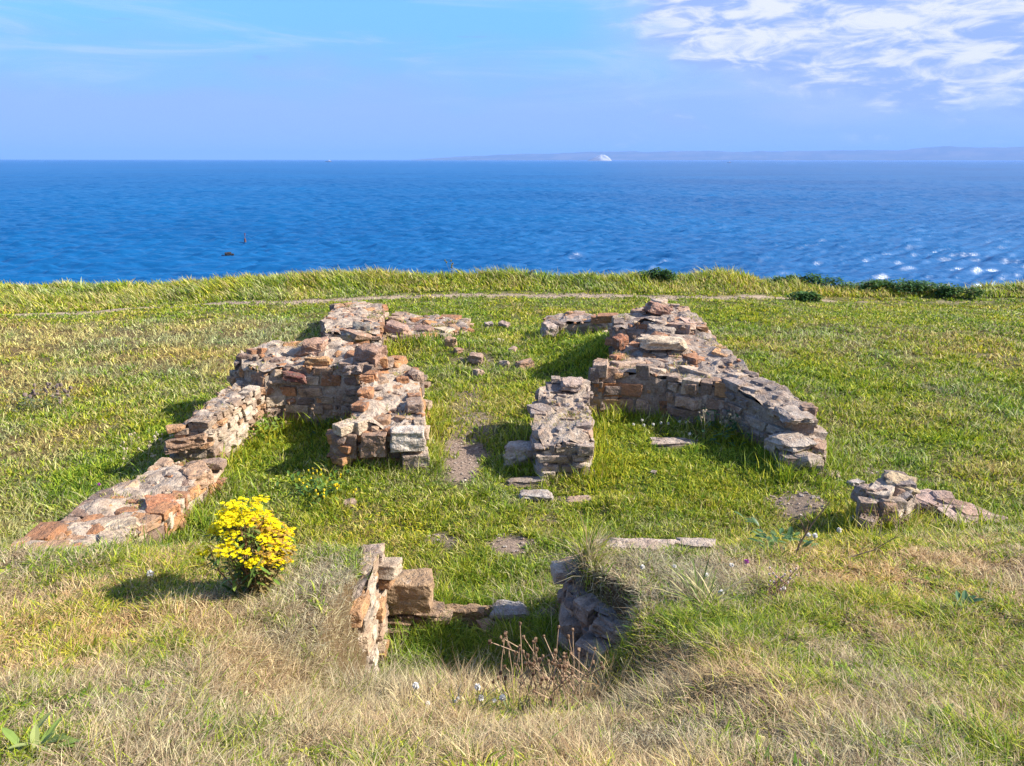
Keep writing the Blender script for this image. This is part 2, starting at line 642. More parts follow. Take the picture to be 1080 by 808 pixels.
    for _ in range(int(area * 900) if capped else 0):
        x, y = rs.uniform(x0, x1), rs.uniform(y0, y1)
        sz = rs.uniform(*capsize) * (0.7 if rs.random() < 0.35 else 1.15)
        if not inside(poly, np.array([x]), np.array([y]))[0] or edge_dist(poly, np.array([x]), np.array([y]))[0] < min(0.1, sz * 0.3):
            continue
        if any((x - q[0]) ** 2 + (y - q[1]) ** 2 < ((sz + q[2]) * 0.40 + cap_gap * 0.12) ** 2 for q in placed):
            continue
        placed.append((x, y, sz))
        hgt = min(0.17, sz * rs.uniform(0.35, 0.6))
        rot = rotz(rs.uniform(0, 6.28)) @ rotx(rs.gauss(0, 0.10)) @ roty(rs.gauss(0, 0.10))
        put(cap, rs.choice(HULLS) if rs.random() < 0.7 else rs.choice(BLOCKS), (sz, sz * rs.uniform(0.55, 0.9), hgt),
            (x, y, float(top(x, y)[0]) - hgt * rs.uniform(.18, .36)), rot, rs.choice(pal))
    for _ in range(int(area * 60 * chips)):
        x, y = rs.uniform(x0, x1), rs.uniform(y0, y1)
        if not inside(poly, np.array([x]), np.array([y]))[0]:
            continue
        sz = rs.uniform(0.03, 0.085)
        put(cap, rs.choice(HULLS), (sz, sz * 0.8, sz * 0.6), (x, y, float(top(x, y)[0]) + 0.005), rotz(rs.uniform(0, 6)) @ rotx(rs.uniform(-.4, .4)), rs.choice(pal))
    return top


def px(*tr):
    return [P(*t) for t in tr]


def ruin(name, label, masses, heroes=(), cat='ruined wall', mat=None, group='ruined walls of the roofless tower', facemat=None):
    """a wall of the ruin: masses = list of (polygon, kwargs); heroes = stones that stand out: (part, label, lib, size, pos, rot, colour, mat)"""
    allp = np.vstack([m[0] for m in masses])
    cx, cy = allp[:, 0].mean(), allp[:, 1].mean()
    root = empty(name, (cx, cy, float(terrain(cx, cy))), label, cat, group)
    root['kind'] = 'thing'
    core, face, cap = MB(), MB(), MB()
    for poly, kw in masses:
        build_mass(core, face, cap, poly, **kw)
    core.build('mortar_core', M_STONE, root)
    face.build('stone_facing', mat or M_STONE, root)
    cap.build('rubble_cap', mat or M_STONE, root)
    for (pn, lb, lib, size, pos, rot, col, m_) in heroes:
        mb = MB()
        if pn in ('coping_stone', 'corner_stone', 'foot_stone', 'jamb_stone'):
            size = np.asarray(size) * np.array([.86, .86, .84])
            pos = np.array(pos, float) - np.array([0, 0, .055])
            rot = rot @ rotx(random.gauss(0, .07)) @ roty(random.gauss(0, .07))
        elif pn in ('dressed_block', 'sandstone_block', 'facing_block', 'capstone'):
            lib = random.choice(HD) if any(lib is h_ for h_ in HB) else lib
        put(mb, lib, size, pos, rot, col)
        o = mb.build(pn, m_ or M_STONE, root)
        if lb:
            o['label'] = lb
    return root


I3 = np.eye(3)
HD = [block_stone(6, 0.06, 0.035, 0.05) for _ in range(6)]
HB = [block_stone(7, 0.15, 0.075, 0.10) for _ in range(8)]      # finer blocks for stones that stand out
HR = [block_stone(6, 0.14, 0.06, 0.2) for _ in range(5)]       # rounded boulders


def on(u, v, z):
    return P(u, v, z)


# ------------------------------------------------------------------ the ruined walls
# left outer wall: low stretch and the taller stretch behind it
A = px((232, 488, .35), (202, 518, .32), (188, 541, .32), (150, 560, .36), (85, 597, .50), (20, 610, .60), (-12, 594, .52), (105, 523, .34), (175, 488, .36))
B = px((224, 443, .70), (280, 408, .63), (257, 398, .62), (185, 454, .62))
ruin('rubble_wall', 'long low rubble wall stepping down from the left chamber towards the ragwort',
     [(A, dict(seed=11, pal=PAL_WARM, mortar=MORTAR_LIME, capsize=(.16, .46))), (B, dict(seed=12, pal=PAL_LIME, mortar=MORTAR_LIME, course=(.06, .13)))],
     [('coping_stone', 'orange flat slab', HB[0], (.62, .34, .12), on(132, 524, .37), rotz(.15) @ rotx(.05), (.50, .27, .15), None),
      ('coping_stone', 'rust red block', HB[1], (.42, .5, .2), on(170, 531, .38), rotz(.5), (.42, .19, .10), None),
      ('coping_stone', 'pale cream boulder', HR[0], (.55, .45, .3), on(128, 557, .36), rotz(.3), (.60, .50, .36), None),
      ('coping_stone', 'brown flat projecting slab', HB[2], (.62, .42, .22), on(196, 462, .5), rotz(.4), (.33, .22, .15), None),
      ('coping_stone', None, HB[3], (.42, .5, .22), on(206, 497, .4), rotz(.7), (.44, .30, .2), None)])

# transverse wall of the left chamber
Cc = px((279, 398, .80), (300, 391, .86), (340, 390, .88), (384, 389, .92), (408, 379, 1.0), (404, 363, 1.08), (346, 355, 1.12), (288, 361, 1.05), (253, 372, .96), (252, 388, .82))
ruin('rubble_wall', 'thick cross wall at the back of the left chamber, brown block at its right',
     [(Cc, dict(seed=21, pal=PAL_WARM, mortar=MORTAR_LIME, capsize=(.16, .46)))],
     [('coping_stone', 'large brown block', HB[4], (.52, .42, .40), on(390, 372, 1.1), rotz(-.35), (.33, .22, .17), None),
      ('coping_stone', 'orange tan slab', HB[5], (.48, .36, .2), on(335, 378, 1.0), rotz(.15), (.46, .28, .14), None),
      ('coping_stone', 'pinkish square block', HB[6], (.5, .42, .28), on(331, 362, 1.12), rotz(.05), (.42, .27, .2), None),
      ('coping_stone', 'dark maroon boulder', HR[1], (.44, .3, .18), on(312, 394, .82), rotz(.1) @ roty(.2), (.16, .065, .06), None),
      ('coping_stone', 'grey pointed stone', HB[7], (.36, .3, .18), on(372, 386, .95), rotz(.2), (.42, .34, .3), None),
      ('coping_stone', 'dark left end stone', HB[1], (.3, .5, .3), on(258, 380, .84), rotz(.1), (.2, .17, .165), None)])

# pier to the left of the inner doorway
D = px((353, 458, .50), (412, 456, .50), (448, 456, .50), (447, 434, .60), (444, 418, .66), (447, 393, .74), (412, 382, .86), (382, 398, .88), (376, 425, .72), (364, 446, .60))
pd = on(431, 499, 0.0)
ruin('rubble_pier', 'rubble pier left of the inner doorway with a white dressed block on its front corner',
     [(D, dict(seed=31, pal=PAL_WARM, mortar=MORTAR_LIME, capsize=(.14, .42), rough=.08))],
     [('dressed_block', 'white squared corner block', HB[0], (.46, .42, .29), (pd[0] - .01, pd[1] + .16, .42), rotz(.1), (.62, .57, .50), M_GREY),
      ('dressed_block', 'brown block beside the white one', HB[2], (.36, .4, .32), (pd[0] - .42, pd[1] + .15, .36), rotz(.02), (.30, .21, .16), None),
      ('dressed_block', None, HB[3], (.38, .4, .36), (pd[0] - .80, pd[1] + .20, .34), rotz(-.1), (.27, .20, .16), None),
      ('dressed_block', 'grey foot stone', HB[5], (.36, .36, .24), (pd[0] + .08, pd[1] + .13, .13), rotz(.15), (.4, .34, .29), None),
      ('coping_stone', 'orange stone', HR[2], (.30, .24, .18), on(416, 408, .74), rotz(.4), (.46, .26, .15), None)])

# far left wall and the rubble running from it
E1 = px((344, 351, .52), (372, 354, .5), (402, 353, .46), (404, 335, .50), (405, 322, .52), (375, 319, .52), (354, 322, .5), (339, 340, .5))
E2 = px((402, 357, .26), (440, 359, .2), (470, 353, .16), (496, 346, .22), (495, 335, .28), (462, 334, .26), (416, 329, .34))
ruin('rubble_wall', 'far low wall behind the left chamber with rounded rubble spilling to its right',
     [(E1, dict(seed=41, pal=PAL_PINK, mortar=MORTAR_LIME, capsize=(.2, .5))), (E2, dict(seed=42, pal=PAL_WARM, mortar=MORTAR_GREY, capsize=(.2, .6), rough=.09))],
     [('coping_stone', 'dark grey rounded boulder', HR[3], (.44, .42, .40), on(381, 346, .56), rotz(.2), (.17, .18, .175), M_GREY),
      ('coping_stone', 'pink rounded boulder', HR[4], (.75, .5, .3), on(418, 344, .42), rotz(-.4), (.40, .27, .22), None),
      ('coping_stone', 'long brown boulder', HR[0], (.8, .5, .28), on(446, 347, .25), rotz(-.5), (.33, .22, .18), None)])

# centre pier
Fp = px((573, 475, .35), (625, 473, .36), (624, 442, .56), (621, 402, .76), (587, 398, .80), (568, 410, .72), (562, 430, .60), (560, 452, .48))
pf = on(612, 499, 0.0)
ruin('rubble_pier', 'narrow rubble pier right of the inner doorway with a flat capstone at its far end',
     [(Fp, dict(seed=51, pal=PAL_GREY, mortar=MORTAR_LIME, capsize=(.12, .34), course=(.07, .15)))],
     [('coping_stone', 'flat grey capstone', HB[6], (.44, .36, .16), on(603, 401, .84), rotz(.05), (.42, .34, .30), None),
      ('dressed_block', 'pale corner stone', HB[1], (.34, .34, .22), (pf[0] + .02, pf[1] + .2, .15), rotz(-.1), (.42, .36, .31), None),
      ('dressed_block', None, HB[4], (.4, .34, .16), (pf[0] - .32, pf[1] + .2, .22), rotz(.05), (.36, .30, .25), None),
      ('coping_stone', 'white faced stone', HB[7], (.26, .24, .2), on(608, 449, .52), rotz(.3), (.55, .47, .42), None)])

# right cross wall with its broad rubble top
G = px((623, 399, .66), (660, 396, .69), (705, 398, .68), (722, 410, .58), (768, 408, .66), (800, 396, .76), (783, 377, .88), (750, 353, .96), (700, 350, 1.04), (668, 357, .98), (646, 373, .86), (627, 385, .78))
g0 = on(640, 440, 0.0)
gx_ = on(730, 438, 0.0)
ruin('rubble_wall', 'broad cross wall of the right chamber with two orange sandstone blocks at its left corner',
     [(G, dict(seed=61, pal=PAL_PINK, mortar=MORTAR_GREY, capsize=(.16, .6), rough=.08, course=(.14, .28)))],
     [('sandstone_block', 'bright orange block', HB[2], (.48, .34, .24), (g0[0] - .02, g0[1] + .05, .46), rotz(.02), (.48, .21, .085), None),
      ('sandstone_block', 'tan block', HB[3], (.52, .36, .32), (g0[0], g0[1] + .05, .17), rotz(-.02), (.44, .28, .14), None),
      ('coping_stone', 'thin overhanging slates', HB[5], (.36, .4, .05), on(634, 388, .70), rotz(.3), (.36, .33, .32), M_GREY),
      ('coping_stone', None, HB[6], (.42, .4, .06), on(638, 383, .76), rotz(-.1), (.33, .29, .29), M_GREY),
      ('coping_stone', 'pale cream rounded boulder', HR[1], (.95, .42, .24), on(700, 358, 1.06), rotz(-.12), (.58, .50, .38), None),
      ('facing_block', 'grey rounded facing block', HR[2], (.5, .3, .4), (g0[0] + .98, g0[1] + .08, .44), rotz(.0), (.36, .31, .28), M_GREY),
      ('facing_block', None, HB[0], (.42, .3, .34), (g0[0] + .52, g0[1] + .07, .18), rotz(.0), (.34, .29, .25), M_GREY),
      ('facing_block', None, HB[7], (.5, .3, .30), (g0[0] + .98, g0[1] + .05, .16), rotz(.02), (.36, .31, .28), M_GREY),
      ('facing_block', None, HR[0], (.4, .3, .36), (g0[0] + .54, g0[1] + .1, .48), rotz(.02), (.30, .26, .23), M_GREY),
      ('facing_block', 'grey end block', HB[1], (.34, .3, .34), (gx_[0] - .06, gx_[1] + .04, .16), rotz(.0), (.38, .35, .33), M_GREY)])

# heap at the back of the right side
H = px((646, 345, 1.0), (690, 341, 1.12), (722, 346, 1.08), (746, 353, .96), (741, 337, .98), (716, 324, 1.08), (690, 320, 1.14), (672, 327, 1.08), (648, 337, .98))
ruin('rubble_wall', 'highest heap of tumbled wall stones at the back right of the ruin',
     [(H, dict(seed=71, pal=PAL_PINK, mortar=MORTAR_GREY, capsize=(.2, .6), rough=.11))],
     [('coping_stone', 'jagged upright reddish stone', HB[4], (.6, .4, .28), on(694, 323, 1.22), rotz(.3) @ roty(.3), (.36, .22, .18), None),
      ('coping_stone', 'long slanting pink slab', HB[5], (.85, .34, .16), on(733, 342, 1.04), rotz(-.9) @ roty(.28), (.46, .33, .28), None),
      ('coping_stone', 'pale tan boulder', HR[3], (.34, .3, .26), on(676, 343, 1.02), rotz(.2), (.52, .40, .24), None),
      ('coping_stone', 'grey flat boulder', HR[4], (.6, .4, .3), on(697, 347, 1.04), rotz(.1), (.40, .35, .30), M_GREY),
      ('coping_stone', 'rust red stone', HR[2], (.3, .3, .3), on(655, 357, .9), rotz(.5), (.34, .15, .09), None)])

# far low slabs
I_ = px((573, 346, .40), (600, 341, .46), (640, 337, .56), (650, 332, .6), (610, 329, .5), (575, 335, .42))
ruin('rubble_wall', 'low line of flat slabs edging the grassy heap at the far end',
     [(I_, dict(seed=81, pal=PAL_PINK, mortar=MORTAR_GREY, capsize=(.25, .7), rough=.05))],
     [('coping_stone', 'grey angular end stone', HB[6], (.5, .4, .34), on(580, 344, .42), rotz(.4), (.42, .36, .33), M_GREY)])

# right outer wall stepping down to the grass
J1 = px((832, 484, .24), (868, 484, .22), (872, 467, .30), (862, 447, .38), (838, 441, .40), (814, 456, .36))
J2 = px((837, 440, .60), (862, 442, .57), (857, 431, .62), (829, 410, .72), (797, 393, .80), (764, 402, .74), (790, 418, .68), (815, 431, .62))
ruin('rubble_wall', 'right outer wall stepping down in two broken courses to the grass',
     [(J2, dict(seed=91, pal=PAL_GREY, mortar=MORTAR_GREY, capsize=(.18, .46))), (J1, dict(seed=92, pal=PAL_GREY, mortar=MORTAR_GREY, capsize=(.2, .5)))],
     [('coping_stone', 'flat grey ledge slab', HB[7], (.55, .5, .14), on(838, 433, .66), rotz(.3), (.36, .32, .29), M_GREY),
      ('coping_stone', 'pale lichened slab', HB[0], (.55, .6, .14), on(838, 461, .40), rotz(.5), (.44, .39, .34), M_GREY),
      ('foot_stone', 'flat stone jutting to the right', HB[3], (.42, .3, .12), on(872, 496, .10), rotz(-.3), (.40, .33, .29), None)], mat=M_GREY)

# broken corner at the right
K = px((908, 533, .54), (950, 534, .55), (970, 520, .58), (962, 508, .62), (922, 512, .60))
k0 = on(930, 560, .3)
ruin('rubble_wall', 'broken corner of two big dark stones with yellow lichen on the right of the grass',
     [(K, dict(seed=101, pal=PAL_GREY, mortar=MORTAR_GREY, capsize=(.2, .4), course=(.14, .24)))],
     [('corner_stone', 'brownish dark block', HB[2], (.3, .34, .26), (k0[0] + .0, k0[1] + .34, .60), rotz(.1), (.30, .24, .21), None),
      ('corner_stone', 'pale stone with yellow lichen', HB[4], (.42, .36, .22), (k0[0] + .32, k0[1] + .42, .66), rotz(-.25) @ roty(.1), (.44, .36, .24), M_GREY),
      ('corner_stone', 'dark lower boulder', HR[1], (.55, .36, .40), (k0[0] + .12, k0[1] + .16, .40), rotz(.1), (.24, .19, .175), None)])
Ks = px((985, 524, .34), (1002, 521, .34), (1046, 552, .33), (1010, 553, .34), (984, 540, .34))
ruin('wall_footing', 'flat reddish wall footing flush with the turf at the right edge of the ruin',
     [(Ks, dict(seed=111, pal=[(.40, .30, .26), (.42, .29, .23)], mortar=(.42, .32, .27), capsize=(.3, .6), rough=.015, chips=.4))],
     [('slab', 'long pinkish slab', HB[5], (.5, .95, .10), on(1008, 536, .32), rotz(.5), (.46, .34, .30), None)], cat='wall footing')

# front doorway: left jamb, block stack, right jamb
JL = [(-1.02, 4.70, .84), (-1.0, 4.95, .90), (-.99, 5.15, .90), (-.98, 5.40, .88), (-1.22, 5.42, .84), (-1.22, 5.0, .86), (-1.2, 4.62, .80)]
ruin('door_jamb', 'sunlit cream left jamb of the front doorway set into the grassy bank',
     [(JL, dict(seed=121, capped=False, pal=PAL_LIME, mortar=MORTAR_LIME, capsize=(.12, .3), course=(.09, .2)))],
     [('jamb_stone', 'pale orange streaked stone', HB[6], (.3, .4, .36), (-1.12, 4.9, .62), rotz(.03), (.56, .45, .34), None),
      ('jamb_stone', None, HR[3], (.3, .34, .32), (-1.10, 5.2, .42), rotz(.05), (.48, .35, .25), None),
      ('jamb_stone', 'white foot stone', HB[7], (.24, .34, .34), (-1.06, 4.76, .26), rotz(.1) @ rotx(.15), (.62, .55, .46), None),
      ('jamb_stone', 'dark top stone', HB[1], (.2, .2, .12), (-1.08, 5.34, .92), rotz(.2), (.28, .23, .2), None)], cat='door jamb', group='jambs of the front doorway')
BS = [(-1.02, 5.48, .22), (-.64, 5.47, .22), (-.62, 5.76, .22), (-1.02, 5.78, .22)]
ruin('stone_stack', 'brown squared block on thin courses beside the left jamb of the front doorway',
     [(BS, dict(seed=131, pal=[(.30, .21, .14), (.36, .26, .18), (.25, .18, .13)], mortar=(.26, .19, .14), course=(.04, .075), capsize=(.1, .2), rough=.01, chips=.3))],
     [('capstone', 'squared brown block with a grey top', HB[2], (.40, .28, .29), (-.835, 5.60, .38), rotz(.03), (.38, .27, .17), None)], cat='door jamb', group='jambs of the front doorway')
JR = [(.38, 5.05, .72), (.40, 5.42, .76), (.9, 5.5, .84), (1.0, 5.2, .88), (.9, 4.8, .88), (.70, 4.55, .74), (.52, 4.8, .70)]
ruin('door_jamb', 'shaded dark right jamb of the front doorway with a pale stone lump',
     [(JR, dict(seed=141, capped=False, pal=PAL_GREY, mortar=(.24, .21, .19), capsize=(.14, .34), course=(.08, .16)))],
     [('jamb_stone', 'dark upright corner stone', HB[3], (.2, .34, .3), (.47, 5.26, .60), rotz(-.05), (.21, .19, .185), M_GREY),
      ('jamb_stone', 'pale grey lump', HR[4], (.2, .2, .28), (.63, 4.74, .58), rotz(.2), (.60, .57, .54), M_GREY),
      ('coping_stone', 'flat pinkish top slab', HB[5], (.42, .3, .09), (.74, 5.16, .87), rotz(.1), (.46, .36, .29), None),
      ('coping_stone', 'tan back stone', HB[6], (.3, .2, .18), (.48, 5.46, .74), rotz(.1), (.44, .33, .24), None)], cat='door jamb', group='jambs of the front doorway')


# ------------------------------------------------------------------ loose stones (each its own thing)
LOOSE = []


def loose(label, lib, size, pos, rz=0.0, col=(.4, .33, .28), mat=None, tilt=(0, 0), sink=0.25, name='loose_stone', group='loose stones lying in the grass'):
    zf = pos[2] if len(pos) == 4 else float(terrain(pos[0], pos[1])) + size[2] * (0.5 - sink)
    pos = np.array([pos[0], pos[1], zf], float)
    mb = MB()
    put(mb, lib, size, (0, 0, 0), rotz(rz) @ rotx(tilt[0]) @ roty(tilt[1]), col)
    o = mb.build(name, mat or M_STONE, None, False, np.zeros(3))
    o.location = Vector(pos[:3])
    tag(o, label, 'stone', group)
    LOOSE.append((pos[0], pos[1], max(size[0], size[1]) * 0.5))
    return o


def gh(u, v):
    return ground_hit(u, v)


loose('long brown threshold block lying across the front doorway', HB[0], (.44, .15, .22), (-.38, 5.66), .03, (.34, .24, .15), sink=.2)
loose('blue grey rounded boulder on the front threshold', HR[0], (.36, .26, .19), (.0, 5.68), -.12, (.30, .30, .30), M_GREY, sink=.1)
loose('small pinkish stone leaning below the grey boulder on the threshold', HB[1], (.17, .16, .15), (-.2, 5.52), .6, (.40, .27, .22), sink=.2)
loose('dark stone end in shade against the right jamb', HB[6], (.24, .16, .18), (.28, 5.68), .1, (.2, .16, .13), sink=.3)
loose('pale squared block lying on the worn path beside the centre pier', HB[4], (.50, .36, .30), on(550, 491, 0)[:2] + np.array([0, .18]), .06, (.52, .46, .40), M_GREY, sink=.1)
loose('flat grey slab lying alone in the grass below the centre pier', HB[5], (.42, .24, .08), gh(566, 526)[:2], .05, (.40, .38, .36), M_GREY, sink=.0)
loose('flat stone sunk in the turf just below the front of the centre pier', HB[2], (.55, .2, .08), gh(556, 509)[:2], .1, (.30, .26, .22), sink=.35)
loose('reddish flat stone sunk in the grass right of the grey slab', HB[3], (.36, .2, .06), gh(610, 528)[:2], .0, (.40, .29, .22), sink=.4)
loose('long pale slab set in the top of the right bank', HB[7], (.66, .2, .09), (*P(674, 577, .86), 1), -.12, (.48, .40, .34))
loose('thin pale stone edge showing on the right bank crest', HB[0], (.34, .16, .06), (*P(735, 574, .86), 1), -.05, (.42, .36, .31))
loose('flat pale stone sunk in the right chamber grass', HB[1], (.7, .26, .06), gh(708, 467)[:2], .0, (.40, .34, .3), sink=.3)
loose('small grey stone in the grass beside the right broken corner', HB[2], (.2, .14, .1), gh(902, 512)[:2], .3, (.42, .38, .35), M_GREY)
loose('small brown stone in the grass behind the ragwort', HR[2], (.16, .13, .1), gh(370, 534)[:2], .3, (.34, .26, .2))
sc = [(476, 366, .28, 'upright pale orange stone among the far rubble', (.50, .34, .22)), (484, 372, .22, 'rust brown stone beside the upright far rubble stone', (.36, .22, .16)),
      (503, 382, .42, 'flat brown slab in the middle of the far rubble', (.34, .25, .2)), (505, 396, .26, 'tan stone below the flat brown slab', (.42, .33, .25)),
      (532, 386, .24, 'pale stone left of the rusty stone on the room floor', (.46, .38, .33)), (554, 388, .36, 'rusty stone nearest the centre pier on the room floor', (.40, .26, .18)),
      (541, 371, .22, 'small pinkish stone at the foot of the grassy heap', (.44, .32, .27)), (516, 345, .3, 'pale stone in the far line right of the spilled rubble', (.46, .40, .36)),
      (532, 345, .3, 'brownish stone in the far line nearest the grassy heap', (.40, .31, .27)), (528, 361, .16, 'tiny white stone on the far grass', (.55, .5, .45)),
      (470, 358, .3, 'grey brown stone just in front of the spilled rubble', (.38, .31, .27)), (455, 468, .14, 'small grey stone at the foot of the white block pier', (.42, .37, .32)),
      (518, 464, .07, 'white pebble on the worn path', (.6, .56, .52)), (492, 352, .3, 'flat pinkish slab below the end of the spilled rubble', (.42, .32, .28)),
      (463, 340, .25, 'light stone behind the spilled rubble', (.45, .38, .32)), (690, 500, .10, 'pale pebble in the right chamber grass', (.5, .45, .4))]
for k, (u, v, s, lb, c) in enumerate(sc):
    loose(lb, HB[k % 8] if k % 2 else HR[k % 5], (s, s * .7, s * (.9 if k == 0 else .5)), gh(u, v)[:2], k * .7, c, None, (0.1, 0.1), sink=.15)

# ------------------------------------------------------------------ ground cover maps
PATH = np.array([gh(u, v)[:2] for u, v in ((-120, 342), (0, 333.5), (150, 326), (300, 320), (420, 315), (560, 312), (700, 313.5), (850, 316), (1000, 318), (1200, 320))])


def path_dist(x, y):
    d = np.full(np.shape(x), 1e9)
    for a, b in zip(PATH[:-1], PATH[1:]):
        ab = b - a
        t = np.clip(((x - a[0]) * ab[0] + (y - a[1]) * ab[1]) / (ab @ ab), 0, 1)
        d = np.minimum(d, np.hypot(x - a[0] - t * ab[0], y - a[1] - t * ab[1]))
    return d


# bare earth: (photo u, v, radius across, radius along)
BARE = []
for u, v, rx, ry, am in ((490, 482, .34, .85, 1.0), (497, 455, .34, .9, .8), (495, 425, .30, 1.0, .55), (540, 575, .26, .24, .95), (466, 571, .22, .16, .85), (845, 530, .34, .36, .9), (712, 468, .4, .14, .8),
                     (505, 385, .5, .5, .5), (610, 528, .3, .12, .6), (555, 510, .4, .14, .6), (430, 690, .2, .3, .5), (925, 498, .3, .1, .5), (1050, 378, .8, .5, .3), (560, 548, .3, .12, .5)):
    p = gh(u, v)
    BARE.append((p[0], p[1], rx, ry, am))
GREENP = []   # lush or dry patches: (u, v, rx, ry, amount; negative = drier)
for u, v, rx, ry, am in ((175, 460, .9, 1.6, .5), (140, 420, 1.2, 1.5, .4), (110, 510, 1.0, .8, .35), (300, 470, .8, 1.0, .5), (330, 520, .6, .5, .35), (60, 360, 5, 2.2, -.22), (60, 410, 2.2, 1.6, -.25),
                     (250, 340, 3, 1.5, -.1), (30, 470, 1.0, .8, -.2), (760, 480, .8, .8, .45), (700, 500, 1.2, .8, .3), (650, 460, .6, 1.2, .3), (1000, 465, .7, .5, .5), (900, 395, 2.0, 1.2, .3), (800, 335, 3, 1.2, .3),
                     (1000, 360, 3.0, 1.8, -.15), (950, 430, 1, .5, -.1), (480, 690, .6, .5, .7), (580, 690, .4, .5, .7), (700, 660, .35, .25, .3), (400, 690, .3, .3, .4), (60, 690, .5, .4, .3), (160, 600, .5, .3, .3),
                     (330, 680, .7, .5, -.25), (360, 600, .5, .3, -.25), (620, 370, .9, 1.5, .5), (250, 720, .7, .3, -.2), (960, 650, .6, .3, .2), (760, 650, .4, .3, .2), (550, 780, .8, .25, -.3), (850, 720, .8, .3, .15),
                     (500, 620, .8, .6, .15), (520, 340, 2, 1, .2), (640, 600, .7, .4, -.35), (900, 600, 1.5, .3, -.1), (40, 785, .14, .1, .5), (640, 720, .3, .2, .3), (1000, 780, .3, .15, .3)):
    p = gh(u, v)
    GREENP.append((p[0], p[1], rx, ry, am))


def dryness(x, y):
    """0 lush green .. 1 straw"""
    d = np.interp(y, [0, 3.6, 5.3, 6.1, 7, 12, 18, 21, 24, 30], [.86, .88, .88, .44, .31, .31, .33, .33, .27, .25])
    out = sstep(3.6, 4.6, np.abs(x)) * sstep(5.5, 7.5, y)
    left = (x < 0)
    d = d + out * np.where(left, .40, .14) * (1 - sstep(17, 20, y))
    d = d + (fbm(x * .55, y * .55, 101, 4) - .5) * (.75 - .25 * sstep(5.5, 8, y)) + (fbm(x * 2.3, y * 2.3, 103, 3) - .5) * (1.05 - .45 * sstep(5.5, 8, y)) * (1 - .5 * sstep(12, 20, y))
    for (cx, cy, rx, ry, am) in GREENP:
        d = d - am * np.exp(-((x - cx) / rx) ** 2 - ((y - cy) / ry) ** 2)
    return np.clip(d, 0.02, .97)


def bareness(x, y):
    b = np.zeros(np.shape(x))
    for (cx, cy, rx, ry, am) in BARE:
        q = ((x - cx) / rx) ** 2 + ((y - cy) / ry) ** 2
        b = np.maximum(b, am * (1 - sstep(.25, 1.5, q + (fbm(x * 5, y * 5, 61, 4) - .5) * 2.2)))
    pdist = path_dist(x, y) + .22 * sstep(5, 12, x) + (fbm(x * 3, y * 3, 63, 3) - .5) * .35
    b = np.maximum(b, .92 * (1 - sstep(.10, .40, pdist)))
    return b


# ------------------------------------------------------------------ ground sheet
def axis(segs):
    out = []
    for a, b, s in segs:
        out.append(np.arange(a, b - 1e-6, s))
    out.append([segs[-1][1]])
    return np.concatenate(out)


GX = axis([(-90, -26, 3.0), (-26, -8, .4), (-8, -1.6, .12), (-1.6, 1.4, .06), (1.4, 8, .12), (8, 26, .4), (26, 90, 3.0)])
GY = axis([(-14, 0, 1.0), (0, 3.2, .1), (3.2, 6.4, .06), (6.4, 17, .12), (17, 27, .25), (27, 38, .6), (38, 44, 3)])
gx, gy = np.meshgrid(GX, GY)
gz = terrain(gx, gy)
dr, br = dryness(gx, gy), bareness(gx, gy)
c_green, c_dry, c_bare = np.array([.075, .10, .018]), np.array([.14, .095, .05]), np.array([.25, .185, .145])
gc = c_green * (1 - dr[..., None]) + c_dry * dr[..., None]
gc = gc * (1 - br[..., None]) + c_bare * br[..., None]
pp = (path_dist(gx, gy) < .6)[..., None] * br[..., None]
gc = gc * (1 - pp) + np.array([.36, .28, .20]) * pp
cl = sstep(0.2, 2.0, gy - cliff_y(gx))
gc = gc * (1 - cl[..., None]) + np.array([.22, .17, .13]) * cl[..., None]
nx, ny = len(GX), len(GY)
idx = np.arange(nx * ny).reshape(ny, nx)
q = np.stack([idx[:-1, :-1], idx[:-1, 1:], idx[1:, 1:], idx[1:, :-1]], -1).reshape(-1, 4)
gf = np.vstack([q[:, [0, 1, 2]], q[:, [0, 2, 3]]])
ground = mesh_from('ground', np.stack([gx, gy, gz], -1).reshape(-1, 3), gf, gc.reshape(-1, 3), ground_mat(), None, True)
ground['kind'] = 'structure'
ground['label'] = 'grassy cliff top ground rising to a bank in front of the ruin'

# ------------------------------------------------------------------ grass
DRY = np.array([(.56, .44, .21), (.52, .37, .22), (.64, .53, .29), (.42, .29, .16), (.60, .47, .27), (.27, .17, .09)])
GRN = np.array([(.18, .25, .016), (.27, .335, .02), (.37, .395, .028), (.09, .17, .014), (.44, .42, .05), (.22, .30, .022)])


def blade_mesh(x, y, z, h, w, lean, ldir, col, phi=None):
    n = len(x)
    if phi is None:
        phi = rng.uniform(0, 2 * math.pi, n)
    wx, wy = np.cos(phi) * w / 2, np.sin(phi) * w / 2
    lx, ly = np.cos(ldir), np.sin(ldir)
    V = np.zeros((n, 5, 3))
    for k, t in ((0, 0.0), (1, .55)):
        s = 1.0 if k == 0 else .8
        px_ = x + lx * h * lean * t ** 1.6
        py_ = y + ly * h * lean * t ** 1.6
        pz_ = z + h * t * (1 - .12 * np.minimum(lean, 1.5) * t)
        V[:, 2 * k] = np.stack([px_ - wx * s, py_ - wy * s, pz_], 1)
        V[:, 2 * k + 1] = np.stack([px_ + wx * s, py_ + wy * s, pz_], 1)
    V[:, 4] = np.stack([x + lx * h * lean, y + ly * h * lean, z + h * (1 - .22 * np.minimum(lean, 3.0))], 1)
    F = np.array([(0, 1, 3), (0, 3, 2), (2, 3, 4)])[None] + (np.arange(n) * 5)[:, None, None]
    return V.reshape(-1, 3), F.reshape(-1, 3), np.repeat(col, 5, 0)


